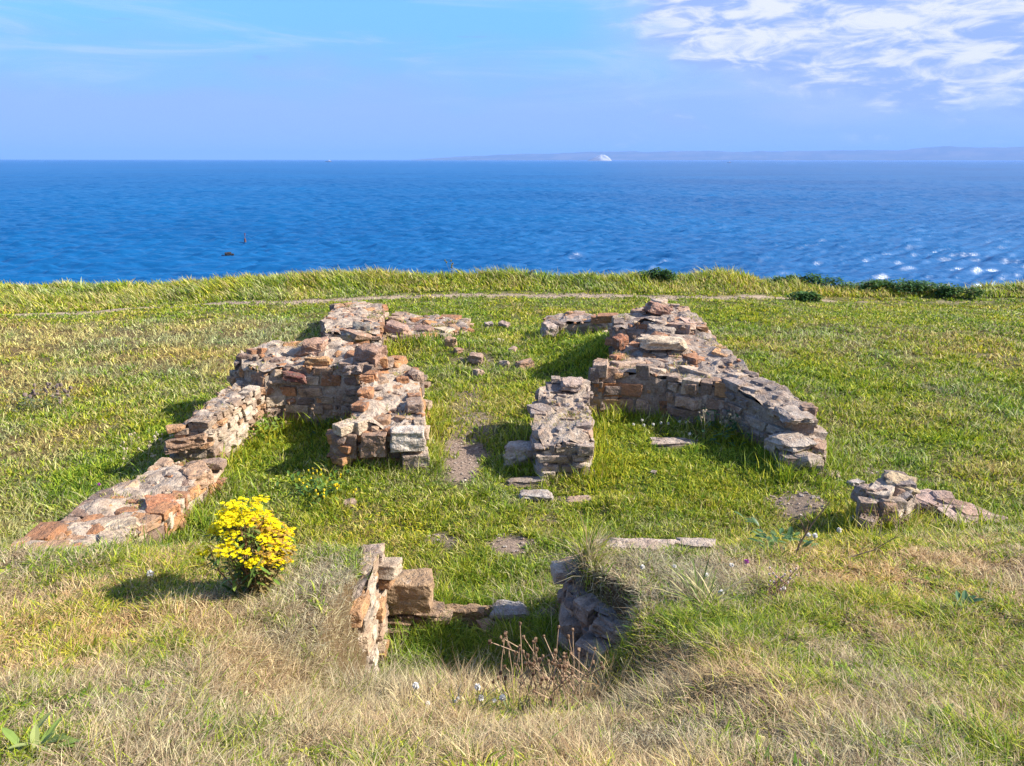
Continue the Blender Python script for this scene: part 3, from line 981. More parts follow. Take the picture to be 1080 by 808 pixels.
def off_walls(x, y, pad=-0.02):
    keep = np.ones(len(x), bool)
    for poly, top in zip(WALL_POLYS, WALL_TOPS):
        lo, hi = poly[:, :2].min(0), poly[:, :2].max(0)
        m = (x > lo[0]) & (x < hi[0]) & (y > lo[1]) & (y < hi[1])
        k = np.where(m)[0]
        if len(k):
            keep[k] &= ~(inside(poly, x[k], y[k]) & (top(x[k], y[k]) > terrain(x[k], y[k]) + .012))
    for (cx, cy, r) in LOOSE:
        keep &= ((x - cx) ** 2 + (y - cy) ** 2) > (r * .72) ** 2
    return keep


def near_wall(x, y):
    d = np.full(len(x), 9.0)
    for poly in WALL_POLYS:
        lo, hi = poly[:, :2].min(0) - .6, poly[:, :2].max(0) + .6
        k = np.where((x > lo[0]) & (x < hi[0]) & (y > lo[1]) & (y < hi[1]))[0]
        if len(k):
            d[k] = np.minimum(d[k], edge_dist(poly, x[k], y[k]))
    return d


def scatter(r0, r1, dens, half=R(46)):
    """points on the ground between two ranges from the viewpoint; dens(r) blades per square metre"""
    X, Y = [], []
    edges = np.arange(r0, r1 + 1e-6, .25)
    for a, b in zip(edges[:-1], edges[1:]):
        m = (a + b) / 2
        n = int(dens(m) * half * (b * b - a * a))
        r = np.sqrt(rng.uniform(a * a, b * b, n))
        t = rng.uniform(-half, half, n)
        X.append(r * np.sin(t))
        Y.append(r * np.cos(t))
    return np.concatenate(X), np.concatenate(Y)


def make_grass(name, label, X, Y, hfun, lean_rng, wscale=1.0, dryadd=0.0, wind=None, wmin=.0035, clump=1, spread=.02):
    tdir = None
    if clump > 1:
        cdry = rng.random(len(X))
        sp_ = spread * np.clip(np.hypot(X, Y) / 5, .7, 2.2) * rng.uniform(.5, 1.6, len(X))
        tdir = rng.uniform(0, 2 * math.pi, len(X) * clump)
        X = np.repeat(X, clump) + np.cos(tdir) * np.repeat(sp_, clump) * rng.random(len(tdir))
        Y = np.repeat(Y, clump) + np.sin(tdir) * np.repeat(sp_, clump) * rng.random(len(tdir))
        cdry = np.repeat(cdry, clump)
    keep = off_walls(X, Y)
    X, Y = X[keep], Y[keep]
    if tdir is not None:
        tdir, cdry = tdir[keep], cdry[keep]
    b = bareness(X, Y)
    keep = rng.random(len(X)) > b * 1.05
    keep &= Y < cliff_y(X) + .9
    X, Y = X[keep], Y[keep]
    if tdir is not None:
        tdir, cdry = tdir[keep], cdry[keep]
    Z = terrain(X, Y) - .01
    d = np.hypot(X, Y)
    dr = np.clip(dryness(X, Y) + dryadd, .03, .97)
    isdry = rng.random(len(X)) < dr
    if tdir is not None:                     # most blades of a tuft share its state
        isdry = np.where(rng.random(len(X)) < .75, cdry < dr, isdry)
    nw = near_wall(X, Y)
    h = hfun(X, Y, isdry, nw) * rng.uniform(.55, 1.35, len(X))
    w = np.maximum(wmin, d * .00115) * rng.uniform(.7, 1.5, len(X)) * wscale
    w = np.where(isdry, w * .85, w * 1.15)
    col = np.where(isdry[:, None], DRY[rng.integers(0, len(DRY), len(X))], GRN[rng.integers(0, len(GRN), len(X))])
    lawn = sstep(5.6, 7.0, Y)[:, None] * isdry[:, None]
    col = col * (1 - lawn * np.array([.16, .02, .30]))
    hue = fbm(X * .8, Y * .8, 201, 3)[:, None]
    col = col * (1 + (hue - .5) * np.array([.7, .25, -.3]))
    col = col * rng.uniform(.6, 1.4, (len(X), 1))
    lean = rng.uniform(*lean_rng, len(X))
    ld = rng.uniform(0, 2 * math.pi, len(X))
    if tdir is not None:
        ld = np.where(rng.random(len(X)) < .8, tdir + rng.normal(0, .5, len(X)), ld)
        flat = isdry & (rng.random(len(X)) < .45)          # fallen straw
        h = np.where(flat, h * .4, h)
        lean = np.where(flat, rng.uniform(2.0, 4.5, len(X)), lean)
    if wind is not None:
        ld = np.where(rng.random(len(X)) < .65, wind + rng.normal(0, .7, len(X)), ld)
    V, F, C = blade_mesh(X, Y, Z, h, w, lean, ld, col)
    o = mesh_from(name, V, F, np.clip(C, .008, .8), M_GRASS)
    tag(o, label, 'grass', None, 'stuff')
    return o


QD = 1.0
# short matted grass of the bank
X, Y = scatter(1.2, 9.0, lambda r: QD * min(1800, 13000 / r ** 1.5), R(64))
m = (Y < 6.0) & ~((Y > 3.6) & (X > -.98) & (X < .62))
tuft = lambda x, y, s: np.clip(fbm(x * 3.2, y * 3.2, s, 3) * 2 - .55, 0, 1)


def h_bank(x, y, isdry, nw):
    return (.032 + .07 * tuft(x * 1.3, y * 1.3, 301) + np.where(isdry, .0, .01) + .02 * (1 - sstep(0, .25, nw))) * np.where((np.abs(x + .25) < 1.15) & (y > 3.9), .75, 1)


make_grass('dry_turf', 'straw coloured matted turf with green tufts covering the bank in the foreground', X[m], Y[m], h_bank, (.3, 1.7), 1.0, 0, None, .004, 11, .045)
# rank dry grass on the sides of the doorway hollow
n_ = 2600
X, Y = rng.uniform(-1.9, 1.5, n_), rng.uniform(3.2, 5.2, n_)
make_grass('rank_grass', 'rank dry grass on the sides of the doorway hollow', X, Y, lambda x, y, i, n: .06 + .05 * tuft(x, y, 309), (.3, 1.5), 1.0, .05, None, .004, 10, .05)
# low broad leaves (clover, plantain, daisy) knitted into the turf
X, Y = scatter(1.2, 10.0, lambda r: min(260, 1500 / r ** 1.3))
m = (fbm(X * 1.1, Y * 1.1, 88, 3) > .47)
lf = make_grass('turf_leaves', 'low broad green leaves knitted into the turf', X[m], Y[m], lambda x, y, i, n: .038 + 0 * x, (.7, 1.8), 3.2, -.75, None, .0045, 8, .03)
# sparse upright straw stalks over the bank
X, Y = scatter(1.6, 6.2, lambda r: 170, R(64))
m = (Y < 5.8) & (fbm(X * 1.3, Y * 1.3, 77, 3) > .44)
make_grass('straw_stalks', 'thin upright dry stalks standing out of the bank turf', X[m], Y[m], lambda x, y, i, n: .10 + .08 * tuft(x, y, 305), (.1, .9), .5, .5)
# meadow grass in and round the ruin
X, Y = scatter(3.6, 30.5, lambda r: QD * min(1000, 21000 / r ** 1.95), R(52))
m = (Y >= 6.0) | ((Y > 3.6) & (X > -.98) & (X < .62))


def h_meadow(x, y, isdry, nw):
    h = .040 + .075 * tuft(x, y, 311) + .16 * (1 - sstep(.02, .35, nw)) * tuft(x * 1.0, y, 315) + .02 * isdry
    h = h * (1 - .35 * sstep(17, 19, y)) + .02 * sstep(8, 14, y)
    h = h + .1 * ((y < 6) & (y > 3.6))
    return h


make_grass('meadow_grass', 'green and yellowish grass inside and around the ruined walls', X[m], Y[m], h_meadow, (.2, 1.3), 1.1, 0, None, .0035, 10, .06)
# taller wispy grass round the wall feet
X, Y = scatter(5, 16, lambda r: 700)
nwd = near_wall(X, Y)
m = (nwd < .45) & (Y > 6) & (rng.random(len(X)) < np.exp(-nwd / .18))
make_grass('long_grass', 'longer grass growing along the feet of the walls', X[m], Y[m], lambda x, y, i, n: .2 + .14 * tuft(x, y, 321), (.1, .8), .9, -.1)
# cliff edge: tall pale tussocks
X, Y = scatter(17, 34, lambda r: 420, R(55))
line = np.interp(X, PATH[:, 0], PATH[:, 1]) + .55
m = (Y > line) & (Y < cliff_y(X) + .8)


def h_cliff(x, y, isdry, nw):
    a = sstep(0, 1.6, y - np.interp(x, PATH[:, 0], PATH[:, 1]) - .5)
    return (.12 + .2 * a) * (.5 + .9 * tuft(x * .3, y * .3, 331)) + .06 * isdry


make_grass('tall_grass', 'tall wind blown tussock grass along the cliff edge beyond the path', X[m], Y[m], h_cliff, (.2, 1.1), 1.15, .0, R(200))

# turf on top of walls
X, Y, Zt = [], [], []
rs = random.Random(5)
for poly, top in zip(WALL_POLYS, WALL_TOPS):
    lo, hi = poly[:, :2].min(0), poly[:, :2].max(0)
    area = (hi[0] - lo[0]) * (hi[1] - lo[1])
    n = int(area * 1100)
    x, y = rng.uniform(lo[0], hi[0], n), rng.uniform(lo[1], hi[1], n)
    front = y < 5.9
    thr = np.where(front, .16, .66)
    k = inside(poly, x, y) & (fbm(x * 2.4, y * 2.4, 401, 3) > thr) & (~front | (edge_dist(poly, x, y) > .03))
    if k.any():
        X.append(x[k]); Y.append(y[k]); Zt.append(top(x[k], y[k]))
X, Y, Zt = np.concatenate(X), np.concatenate(Y), np.concatenate(Zt)
n = len(X)
isdry = rng.random(n) < .7
col = np.where(isdry[:, None], DRY[rng.integers(0, len(DRY), n)], GRN[rng.integers(0, len(GRN), n)]) * rng.uniform(.7, 1.2, (n, 1))
V, F, C = blade_mesh(X, Y, Zt, rng.uniform(.03, .09, n) * np.where(Y < 5.9, 1.3, 1.0), np.maximum(.004, Y * .0011), rng.uniform(.3, 1.5, n), rng.uniform(0, 6.28, n), col)
tag(mesh_from('wall_turf', V, F, C, M_GRASS), 'thin dry turf rooted in the tops of the walls', 'grass', None, 'stuff')

# grit and pebbles on the bare earth
X, Y = scatter(3.5, 24, lambda r: 160)
b = bareness(X, Y)
k = np.where((b > .35) & off_walls(X, Y))[0]
mb = MB()
for q in k:
    sz_ = rng.uniform(.012, .045)
    Vh, Fh = HULLS[q % len(HULLS)]
    mb.add(Vh * sz_ * np.array([1, .8, .6]) + np.array([X[q], Y[q], float(terrain(X[q], Y[q])) + sz_ * .12]), Fh, np.array([(.34, .27, .22), (.42, .36, .31), (.26, .2, .17)][q % 3]))
tag(mb.build('gravel', M_STONE, None, False, np.zeros(3)), 'small grit and pebbles on the bare earth patches', 'gravel', None, 'stuff')

# ------------------------------------------------------------------ plants
def leafy(mb, base, n, ln, wd, spread, up, cols, rs, curl=.3):
    """n pointed leaves from one point"""
    for _ in range(n):
        a = rs.uniform(0, 6.28)
        e = rs.uniform(*up)
        L = ln * rs.uniform(.6, 1.2)
        W = wd * rs.uniform(.7, 1.2)
        d = np.array([math.cos(a) * math.cos(e), math.sin(a) * math.cos(e), math.sin(e)])
        s = np.array([-math.sin(a), math.cos(a), 0])
        b = np.asarray(base) + d * 0.01 + np.array([rs.gauss(0, spread), rs.gauss(0, spread), abs(rs.gauss(0, spread * .3))])
        pts = []
        for t, ww in ((0, .2), (.3, .85), (.6, 1), (.85, .6), (1, .02)):
            c = b + d * L * t - np.array([0, 0, curl * L * t * t])
            pts += [c - s * W * ww / 2, c + np.array([0, 0, -.12 * W * ww]), c + s * W * ww / 2]
        F = []
        for k in range(4):
            for j in range(2):
                a0 = k * 3 + j
                F += [(a0, a0 + 1, a0 + 4), (a0, a0 + 4, a0 + 3)]
        c = np.array(rs.choice(cols)) * rs.uniform(.75, 1.25)
        mb.add(pts, F, c)


LEAFG = [(.07, .14, .02), (.10, .18, .03), (.05, .11, .02), (.14, .21, .04)]

# ragwort
p = gh(272, 627)
root = empty('ragwort_bush', p, 'bushy ragwort with bright yellow flower heads on the bank beside the left jamb', 'wildflower')
rs = random.Random(3)
stems, leaves = MB(), MB()
heads = []
nst = 70
for k in range(nst):
    a = rs.uniform(0, 6.28)
    rr = math.sqrt(rs.random())
    ox, oy = rr * math.cos(a), rr * math.sin(a)
    hh = (.69 - .24 * rr * rr) * rs.uniform(.80, 1.05) * (1 if ox < .25 else .80)
    tip = p + np.array([ox * .26 - .01, oy * .24, hh])
    b0 = p + np.array([rs.gauss(0, .035), rs.gauss(0, .035), -.02])
    mid = b0 + (tip - b0) * .5 + np.array([ox * .05, oy * .05, .02])
    brown = (.20, .105, .05) if rs.random() < .65 else (.16, .15, .05)
    tube(stems, [b0, b0 + (mid - b0) * .5 + np.array([rs.gauss(0, .006), 0, 0]), mid, tip], .006, .003, brown, 4)
    for j in range(4):
        t = rs.uniform(.35, .9)
        s0 = mid + (tip - mid) * max(0, t - .4)
        e = s0 + np.array([rs.gauss(0, .05), rs.gauss(0, .05), rs.uniform(.04, .1)])
        tube(stems, [s0, e], .003, .0018, brown, 3)
    dry = ox > .2 and rs.random() < .75
    for j in range(11):
        t = rs.uniform(.25, .97)
        c = b0 + (tip - b0) * t + np.array([ox * .03, oy * .03, 0])
        leafy(leaves, c, 1, .075, .02, .012, (-.4, .7), [(.22, .16, .06), (.26, .2, .08), (.2, .2, .06)] if (dry or t < .42) else [(.12, .2, .03), (.16, .24, .04), (.2, .27, .05), (.09, .16, .03)], rs, .4)
    heads.append((tip, dry, rs.uniform(.8, 1.2)))
stems.build('stem', M_STEM, root)
leaves.build('foliage', M_LEAF, root)


def floret(mb, c, r, col, rs):
    """small daisy: domed disc and a ring of ray petals"""
    n = 9
    tz = np.array([rs.gauss(0, .3), rs.gauss(0, .3), 1]); tz /= np.linalg.norm(tz)
    ax = np.cross(tz, [0, 1, .1]); ax /= np.linalg.norm(ax)
    ay = np.cross(tz, ax)
    V, F = [], []
    for k in range(n):
        a = 6.2832 * k / n + rs.uniform(-.1, .1)
        d = ax * math.cos(a) + ay * math.sin(a)
        s = -ax * math.sin(a) + ay * math.cos(a)
        i = len(V)
        V += [c + d * r * .3 - s * r * .16, c + d * r * .3 + s * r * .16, c + d * r * .95 + s * r * .2 + tz * r * rs.uniform(-.2, .15), c + d * r * .95 - s * r * .2 + tz * r * rs.uniform(-.2, .15)]
        F += [(i, i + 1, i + 2), (i, i + 2, i + 3)]
    mb.add(V, F, col)
    V = [c + tz * r * .28]
    for k in range(6):
        a = 6.2832 * k / 6
        V.append(c + (ax * math.cos(a) + ay * math.sin(a)) * r * .42)
    mb.add(V, [(0, k + 1, (k + 1) % 6 + 1) for k in range(6)], np.asarray(col) * np.array([.9, .72, .5]))


for (tip, dry, s) in heads:
    mb = MB()
    nf = 26
    for j in range(nf):
        a, rr = rs.uniform(0, 6.28), math.sqrt(rs.random()) * .058 * s
        c = tip + np.array([rr * math.cos(a), rr * math.sin(a), -.5 * rr + rs.uniform(-.02, .022)])
        if dry and rs.random() < .6:
            colr = rs.choice([(.52, .34, .05), (.45, .30, .07), (.62, .44, .04)])
        else:
            colr = rs.choice([(.85, .74, .006), (.86, .78, .008), (.84, .68, .006)])
        floret(mb, c, rs.uniform(.012, .017), colr, rs)
    o = mb.build('flower_head', M_PETAL, root)
    if dry:
        o['label'] = 'faded brownish flower head'


def weed(name, label, cat, pos, n, ln, wd, spread, up, cols, seed, stalks=0, sh=.4, scol=(.2, .13, .07), group=None, tips=None, layers=1, hgt=0.0):
    rs = random.Random(seed)
    pos = np.array([pos[0], pos[1], float(terrain(pos[0], pos[1]))])
    root = empty(name, pos, label, cat, group)
    mb = MB()
    for l in range(layers):
        for _ in range(max(1, n // 4) if layers > 1 else 1):
            bp = pos + np.array([rs.gauss(0, spread), rs.gauss(0, spread), hgt * rs.random()]) if layers > 1 else pos
            leafy(mb, bp, 4 if layers > 1 else n, ln, wd, spread * .4, up, cols, rs)
    if mb.v:
        mb.build('foliage', M_LEAF, root)
    if stalks:
        for _ in range(stalks):
            st = MB()
            a = rs.uniform(0, 6.28)
            h = sh * rs.uniform(.7, 1.15)
            b0 = pos + np.array([rs.gauss(0, spread), rs.gauss(0, spread), -.02])
            e = b0 + np.array([math.cos(a) * h * rs.uniform(.1, .45), math.sin(a) * h * rs.uniform(.1, .45), h])
            tube(st, [b0, (b0 + e) / 2 + np.array([rs.gauss(0, .015), rs.gauss(0, .015), .02]), e], .003, .002, scol, 4)
            ends = [e]
            for _b in range(rs.randint(1, 3)):
                s0 = b0 + (e - b0) * rs.uniform(.45, .8)
                e2 = s0 + np.array([rs.gauss(0, .06), rs.gauss(0, .06), rs.uniform(.06, .13)])
                tube(st, [s0, e2], .003, .002, scol, 3)
                ends.append(e2)
            stalk = st.build('stalk', M_STEM, root)
            if tips:
                for q in ends:
                    tp = MB()
                    V, F = rs.choice(HULLS)
                    s = tips[0] * rs.uniform(.8, 1.2)
                    tp.add(V * np.array([s, s, s * 1.25]) + q, F, np.array(rs.choice(tips[1])))
                    tp.build('seed_head', M_PETAL, root)
    return root


BR = [(.22, .135, .08), (.28, .18, .11), (.17, .10, .06)]
# dried knapweed in front of the doorway
for k, (u, v, s) in enumerate(((556, 718, .24), (588, 722, .30), (535, 708, .2), (622, 726, .22), (575, 700, .26), (602, 738, .24))):
    weed('dried_knapweed', 'brown dried knapweed stalks with seed heads below the right doorway jamb', 'weed', ((u - 540) / FPX * 3.85, 3.16 + .07 * (k % 4)), 8, .12, .012, .03, (.5, 1.3), [(.16, .15, .06), (.1, .14, .03)], 60 + k,
         4, s + .14, (.24, .16, .10), 'dried knapweed at the front doorway', (.015, BR))
for k, (u, v) in enumerate(((430, 722), (455, 730), (475, 722), (505, 728))):
    weed('straw_clump', 'straw coloured grass clump on the lip of the doorway hollow', 'weed', ((u - 540) / FPX * 3.8, 3.15 + .05 * (k % 3)), 16, .2, .006, .04, (.9, 1.5), [(.5, .4, .22), (.42, .33, .18)], 80 + k, group='straw clumps along the doorway hollow')
# leafy things
weed('dock_plant', 'broad leaved dock rosette at the lower left corner of the bank', 'weed', gh(38, 796), 26, .13, .026, .06, (.1, 1.0), [(.18, .26, .06), (.14, .2, .05), (.26, .3, .10)], 90)
weed('dock_plant', 'small green leaf rosette at the foot of the ragwort', 'weed', gh(252, 632), 14, .14, .022, .02, (.5, 1.3), LEAFG, 91)
weed('dock_plant', 'green leaf rosette near the lower right corner of the bank', 'weed', gh(985, 775), 12, .14, .03, .02, (.2, .9), LEAFG, 92)
weed('dock_plant', 'bluish green leaf rosette on the right side of the bank', 'weed', gh(1018, 640), 12, .14, .04, .03, (.1, .8), [(.09, .17, .07), (.07, .15, .06)], 93)
weed('leafy_weed', 'leafy green weed growing against the foot of the left wall', 'weed', gh(272, 466), 40, .10, .05, .16, (-.2, 1.0), [(.17, .26, .03), (.13, .22, .03), (.2, .28, .05)], 94, layers=3, hgt=.28)
weed('leafy_weed', 'leafy weed with tiny yellow flowers on the grass behind the ragwort', 'weed', gh(345, 522), 40, .09, .035, .2, (-.1, 1.0), LEAFG, 95, 10, .2, (.14, .17, .04), tips=(.022, [(.78, .6, .02), (.7, .55, .03)]), layers=3, hgt=.16)
weed('dead_dock', 'brown dead dock stalks inside the left chamber', 'weed', gh(290, 455), 10, .1, .03, .08, (.0, 1.0), [(.2, .15, .07), (.12, .16, .04)], 96, 5, .5, (.24, .16, .10), tips=(.03, BR), layers=2, hgt=.2)
weed('dead_dock', 'pale brown dead dock heads in the shade of the cross wall', 'weed', gh(345, 452), 12, .12, .05, .12, (.0, 1.0), [(.05, .12, .04), (.08, .14, .04)], 97, 4, .34, (.26, .18, .12), tips=(.035, [(.36, .25, .17), (.3, .2, .13)]), layers=2, hgt=.2)
weed('nettle_clump', 'dark green nettles with pale seed stalks against the right outer wall', 'weed', gh(770, 462), 36, .12, .05, .2, (-.2, .9), [(.05, .12, .05), (.08, .15, .05)], 98, 12, .42, (.4, .34, .22), tips=(.025, [(.5, .42, .3), (.44, .36, .24)]), layers=3, hgt=.3)
weed('thistle_clump', 'greyish thistle clump alone on the left lawn', 'weed', gh(45, 432), 40, .12, .03, .22, (.0, 1.1), [(.16, .18, .09), (.2, .2, .12), (.13, .17, .06)], 99, 10, .36, (.22, .19, .12), tips=(.04, [(.2, .15, .14), (.26, .2, .16)]), layers=3, hgt=.22)
weed('thistle_clump', 'tuft of pale stalks standing beside the left wall on the lawn', 'weed', gh(160, 492), 20, .12, .012, .2, (.6, 1.4), [(.12, .2, .03)], 100, 14, .36, (.42, .36, .22), tips=(.022, [(.6, .52, .38), (.55, .45, .3)]))
weed('leafy_weed', 'green weed at the foot of the bare dark stalk on the bank', 'weed', gh(815, 578), 24, .11, .04, .12, (.1, 1.0), [(.07, .14, .05), (.1, .17, .05)], 105, layers=2, hgt=.12)
weed('reddish_weed', 'small reddish weed on the right bank', 'weed', gh(822, 632), 10, .06, .01, .03, (.3, 1.2), [(.3, .16, .1), (.2, .16, .06)], 106, 6, .16, (.3, .14, .1), tips=(.012, [(.5, .4, .38)]))
weed('leafy_weed', 'wind bent tuft of tall grass at the shoulder of the right bank', 'weed', gh(742, 640), 46, .34, .009, .09, (.5, 1.2), [(.14, .2, .04), (.34, .3, .14), (.18, .24, .05)], 107)
# knapweed round the broken corner
for k, (u, v) in enumerate(((905, 562), (925, 568), (948, 566), (965, 556), (985, 552))):
    weed('dried_knapweed', 'brown dried seed stalks fringing the broken corner on the right', 'weed', gh(u, v), 6, .12, .012, .04, (.6, 1.3), [(.3, .25, .12), (.14, .16, .05)], 110 + k, 4, .24, (.27, .19, .12), 'dried stalks at the broken corner', (.016, BR))


def twig(label, pts, seed, r=.012):
    rs = random.Random(seed)
    root = empty('bare_stalk', pts[0], label, 'dead plant')
    mb, sb = MB(), MB()
    tube(mb, pts, r, r * .35, (.10, .065, .04), 5)
    pts = [np.asarray(q, float) for q in pts]
    for _ in range(8):
        k = rs.randint(0, len(pts) - 2)
        s0 = pts[k] + (pts[k + 1] - pts[k]) * rs.random()
        e = s0 + np.array([rs.gauss(0, .07), rs.gauss(0, .05), rs.uniform(.02, .14)])
        tube(sb, [s0, (s0 + e) / 2 + np.array([0, 0, .01]), e], r * .4, r * .18, (.13, .085, .05), 4)
    mb.build('main_stem', M_STEM, root)
    sb.build('side_twigs', M_STEM, root)


p = gh(839, 588)
twig('bare dark branching stalk standing on the right bank', [p + np.array([0, 0, -.03]), p + np.array([.03, .02, .1]), p + np.array([.12, .04, .27]), p + np.array([.24, .06, .44])], 1, .010)
p = gh(893, 592)
twig('thin dead twig lying low across the right bank', [p + np.array([0, 0, .03]), p + np.array([.22, .05, .07]), p + np.array([.42, .1, .17])], 2, .006)


# white seed heads: each its own thing
def puff(label, u, v, r, h, seed, group, colr=(.78, .76, .72), at=None):
    rs = random.Random(seed)
    p = gh(u, v) if at is None else np.array([at[0], at[1], float(terrain(*at))])
    root = empty('seed_head_flower', p, label, 'wildflower', group)
    st, hd = MB(), MB()
    e = p + np.array([rs.gauss(0, .02), rs.gauss(0, .02), h])
    tube(st, [p - np.array([0, 0, .02]), (p + e) / 2 + np.array([.006, 0, 0]), e], .0026, .0018, (.2, .2, .08), 4)
    for k in range(60):
        d = np.array([rs.gauss(0, 1) for _ in range(3)])
        d /= np.linalg.norm(d)
        s = np.cross(d, [.3, .2, .9])
        s /= np.linalg.norm(s)
        c = e + d * r * rs.uniform(.75, 1.05)
        w = r * .34
        t2 = np.cross(d, s)
        hd.add([e + d * r * .2, c - s * w, c + d * r * .12 + t2 * w, c + s * w], [(0, 1, 2), (0, 2, 3)], colr)
    st.build('stalk', M_STEM, root)
    hd.build('seed_puff', M_PETAL, root)


gA = 'white seed heads at the front doorway'
for k, (u, v, r) in enumerate(((440, 704, .03), (502, 708, .028), (508, 716, .028), (524, 724, .028), (456, 736, .02), (529, 740, .018), (478, 727, .014), (490, 722, .014))):
    puff('round white seed head on a thin stalk at the lip of the front doorway hollow', u, v, r * .55, max(.08, (742 - v) / 213), 200 + k, gA, at=((u - 540) / FPX * 3.8, 3.12 + .04 * (k % 4)))
for k, (u, v, r) in enumerate(((771, 595, .022), (761, 627, .024), (744, 606, .022), (680, 600, .022), (710, 598, .018), (826, 620, .02), (741, 620, .016))):
    puff('white seed head in the grass of the right bank crest', u, v + 10, r * .7, .08, 220 + k, 'white seed heads on the right bank')
for k, (u, v, r) in enumerate(((851, 567, .03), (859, 566, .034), (887, 563, .034))):
    puff('white flower beside the broken corner on the right', u, v + 8, r * .6, .1, 240 + k, 'white flowers by the broken corner')
for k, (u, v) in enumerate(((677, 448), (684, 453), (690, 452), (697, 449), (706, 450), (716, 448), (722, 449), (668, 452), (727, 461))):
    puff('white flower in the grass at the front of the broad cross wall', u, v + 4, .02, .12, 260 + k, 'white flowers below the broad cross wall')
for k, (u, v) in enumerate(((568, 641), (158, 614), (525, 655))):
    puff(['white flower in the grass just inside the front doorway', 'white flower left of the ragwort on the bank', 'white flower in the grass below the grey boulder'][k], u, v, .022, .06, 280 + k, None)
for k, (u, v, lb) in enumerate(((426, 690, 'small pink flowers below the brown stacked block'), (577, 704, 'purple knapweed flower in the shaded doorway'), (785, 600, 'pink knapweed flower on the right bank'), (107, 518, 'purple flower beside the left wall on the lawn'))):
    puff(lb, u, v, .018, .08, 290 + k, None, (.42, .08, .42))


# dark shrubs on the cliff edge
def shrub(label, pos, rx, ry, h, seed, cols, n=900):
    rs = random.Random(seed)
    pos = np.array([pos[0], pos[1], float(terrain(pos[0], pos[1]))])
    root = empty('shrub', pos, label, 'shrub', 'dark green shrubs')
    mb, st = MB(), MB()
    lobes = [(rs.uniform(-.7, .7) * rx, rs.uniform(-.6, .6) * ry, rs.uniform(.35, .75) * h, rs.uniform(.3, .5)) for _ in range(9)]
    for k in range(n):
        lx, ly, lz, lr = rs.choice(lobes)
        d = np.array([rs.gauss(0, 1) for _ in range(3)])
        d /= np.linalg.norm(d)
        q = pos + np.array([lx + d[0] * rx * lr * rs.uniform(.6, 1.1), ly + d[1] * ry * lr * rs.uniform(.6, 1.1), max(.02, lz + d[2] * h * lr * .8)])
        leafy(mb, q, 1, .1, .06, .01, (-.4, .9), cols, rs)
    for (lx, ly, lz, lr) in lobes:
        tube(st, [pos + np.array([lx * .1, ly * .1, -.05]), pos + np.array([lx * .6, ly * .6, lz * .5]), pos + np.array([lx, ly, lz])], .018, .006, (.12, .08, .05), 4)
    mb.build('foliage', M_LEAF, root)
    st.build('branch', M_STEM, root)


DG = [(.045, .11, .025), (.065, .145, .03), (.09, .18, .035), (.05, .12, .035)]
for k, (u, Y_, rx, ry, h, lb) in enumerate(((872, 24.9, .7, .5, .52, 'tallest rounded dark green shrub on the right cliff edge'), (838, 24.9, .9, .5, .42, 'low dark shrub left of the tallest cliff edge shrub'), (908, 24.8, 1.0, .5, .42, 'low dark shrub right of the tallest cliff edge shrub'),
                                             (965, 24.4, 1.1, .5, .42, 'flat dark shrub further right along the cliff edge'), (1010, 24.0, .8, .4, .36, 'rightmost flat dark shrub on the cliff edge'), (722, 17.6, .28, .25, .34, 'small dark green bush on the lawn behind the highest heap'),
                                             (690, 24.6, .7, .4, .42, 'low green shrub at the middle of the cliff edge'), (850, 22.6, .5, .3, .3, 'small dark shrub beside the far path'))):
    p = ((u - 540) / FPX * (Y_ * .96 + 1.1), Y_)
    shrub(lb, p, rx, ry, h, 300 + k, DG, int(500 + 900 * rx))
weed('tall_weed', 'spindly seed stalk standing above the cliff edge grass', 'weed', gh(478, 297), 4, .1, .02, .03, (.3, 1.2), LEAFG, 330, 3, .62, (.2, .2, .1), tips=(.05, [(.2, .2, .1)]))
weed('tall_weed', 'second spindly stalk right of the first on the cliff edge', 'weed', gh(560, 297), 4, .1, .02, .03, (.3, 1.2), LEAFG, 331, 2, .45, (.2, .2, .1), tips=(.05, [(.2, .2, .1)]))

# ------------------------------------------------------------------ sea
SEA_Z = -8.0
th = np.linspace(R(-58), R(58), 900)
rr = [36.0]
while rr[-1] < 1500:
    rr.append(rr[-1] * 1.0028)
while rr[-1] < 34000:
    rr.append(rr[-1] * 1.03)
rr = np.array(rr)
tt, rg = np.meshgrid(th, rr)
sx, sy = rg * np.sin(tt), rg * np.cos(tt)
sz = np.full(sx.shape, 0.0)
wr = np.random.default_rng(4)
for k in range(46):
    lam = 1.0 * 1.05 ** k
    ang = R(-84) + wr.normal(0, .36)
    kk = 2 * math.pi / lam
    amp = .0235 * min(lam, 2.2) * wr.uniform(.5, 1.3)
    fade = np.clip(1.6 - rg * .0028 * 2.6 / lam, 0, 1) * np.clip((1500 - rg) / 600, 0, 1)
    ph = kk * (sx * math.cos(ang) + sy * math.sin(ang)) + wr.uniform(0, 6.28)
    mod = .1 + 1.8 * vnoise(sx / (lam * 3.2), sy / (lam * 5), 500 + k)
    sz += fade * amp * mod * (1 - 2 * np.abs(np.sin(ph / 2)) ** .9 if k % 2 else np.sin(ph))
sz = sz + SEA_Z
nx, ny = len(th), len(rr)
idx = np.arange(nx * ny).reshape(ny, nx)
q = np.stack([idx[:-1, :-1], idx[:-1, 1:], idx[1:, 1:], idx[1:, :-1]], -1).reshape(-1, 4)
q = q[:, ::-1]
sea = mesh_from('sea', np.stack([sx, sy, sz], -1).reshape(-1, 3), np.vstack([q[:, [0, 1, 2]], q[:, [0, 2, 3]]]), None, sea_mat(), None, True)
me = sea.data
if me.polygons[0].normal.z < 0:
    me.flip_normals()
sea['kind'] = 'structure'
sea['label'] = 'choppy blue sea reaching to the horizon'

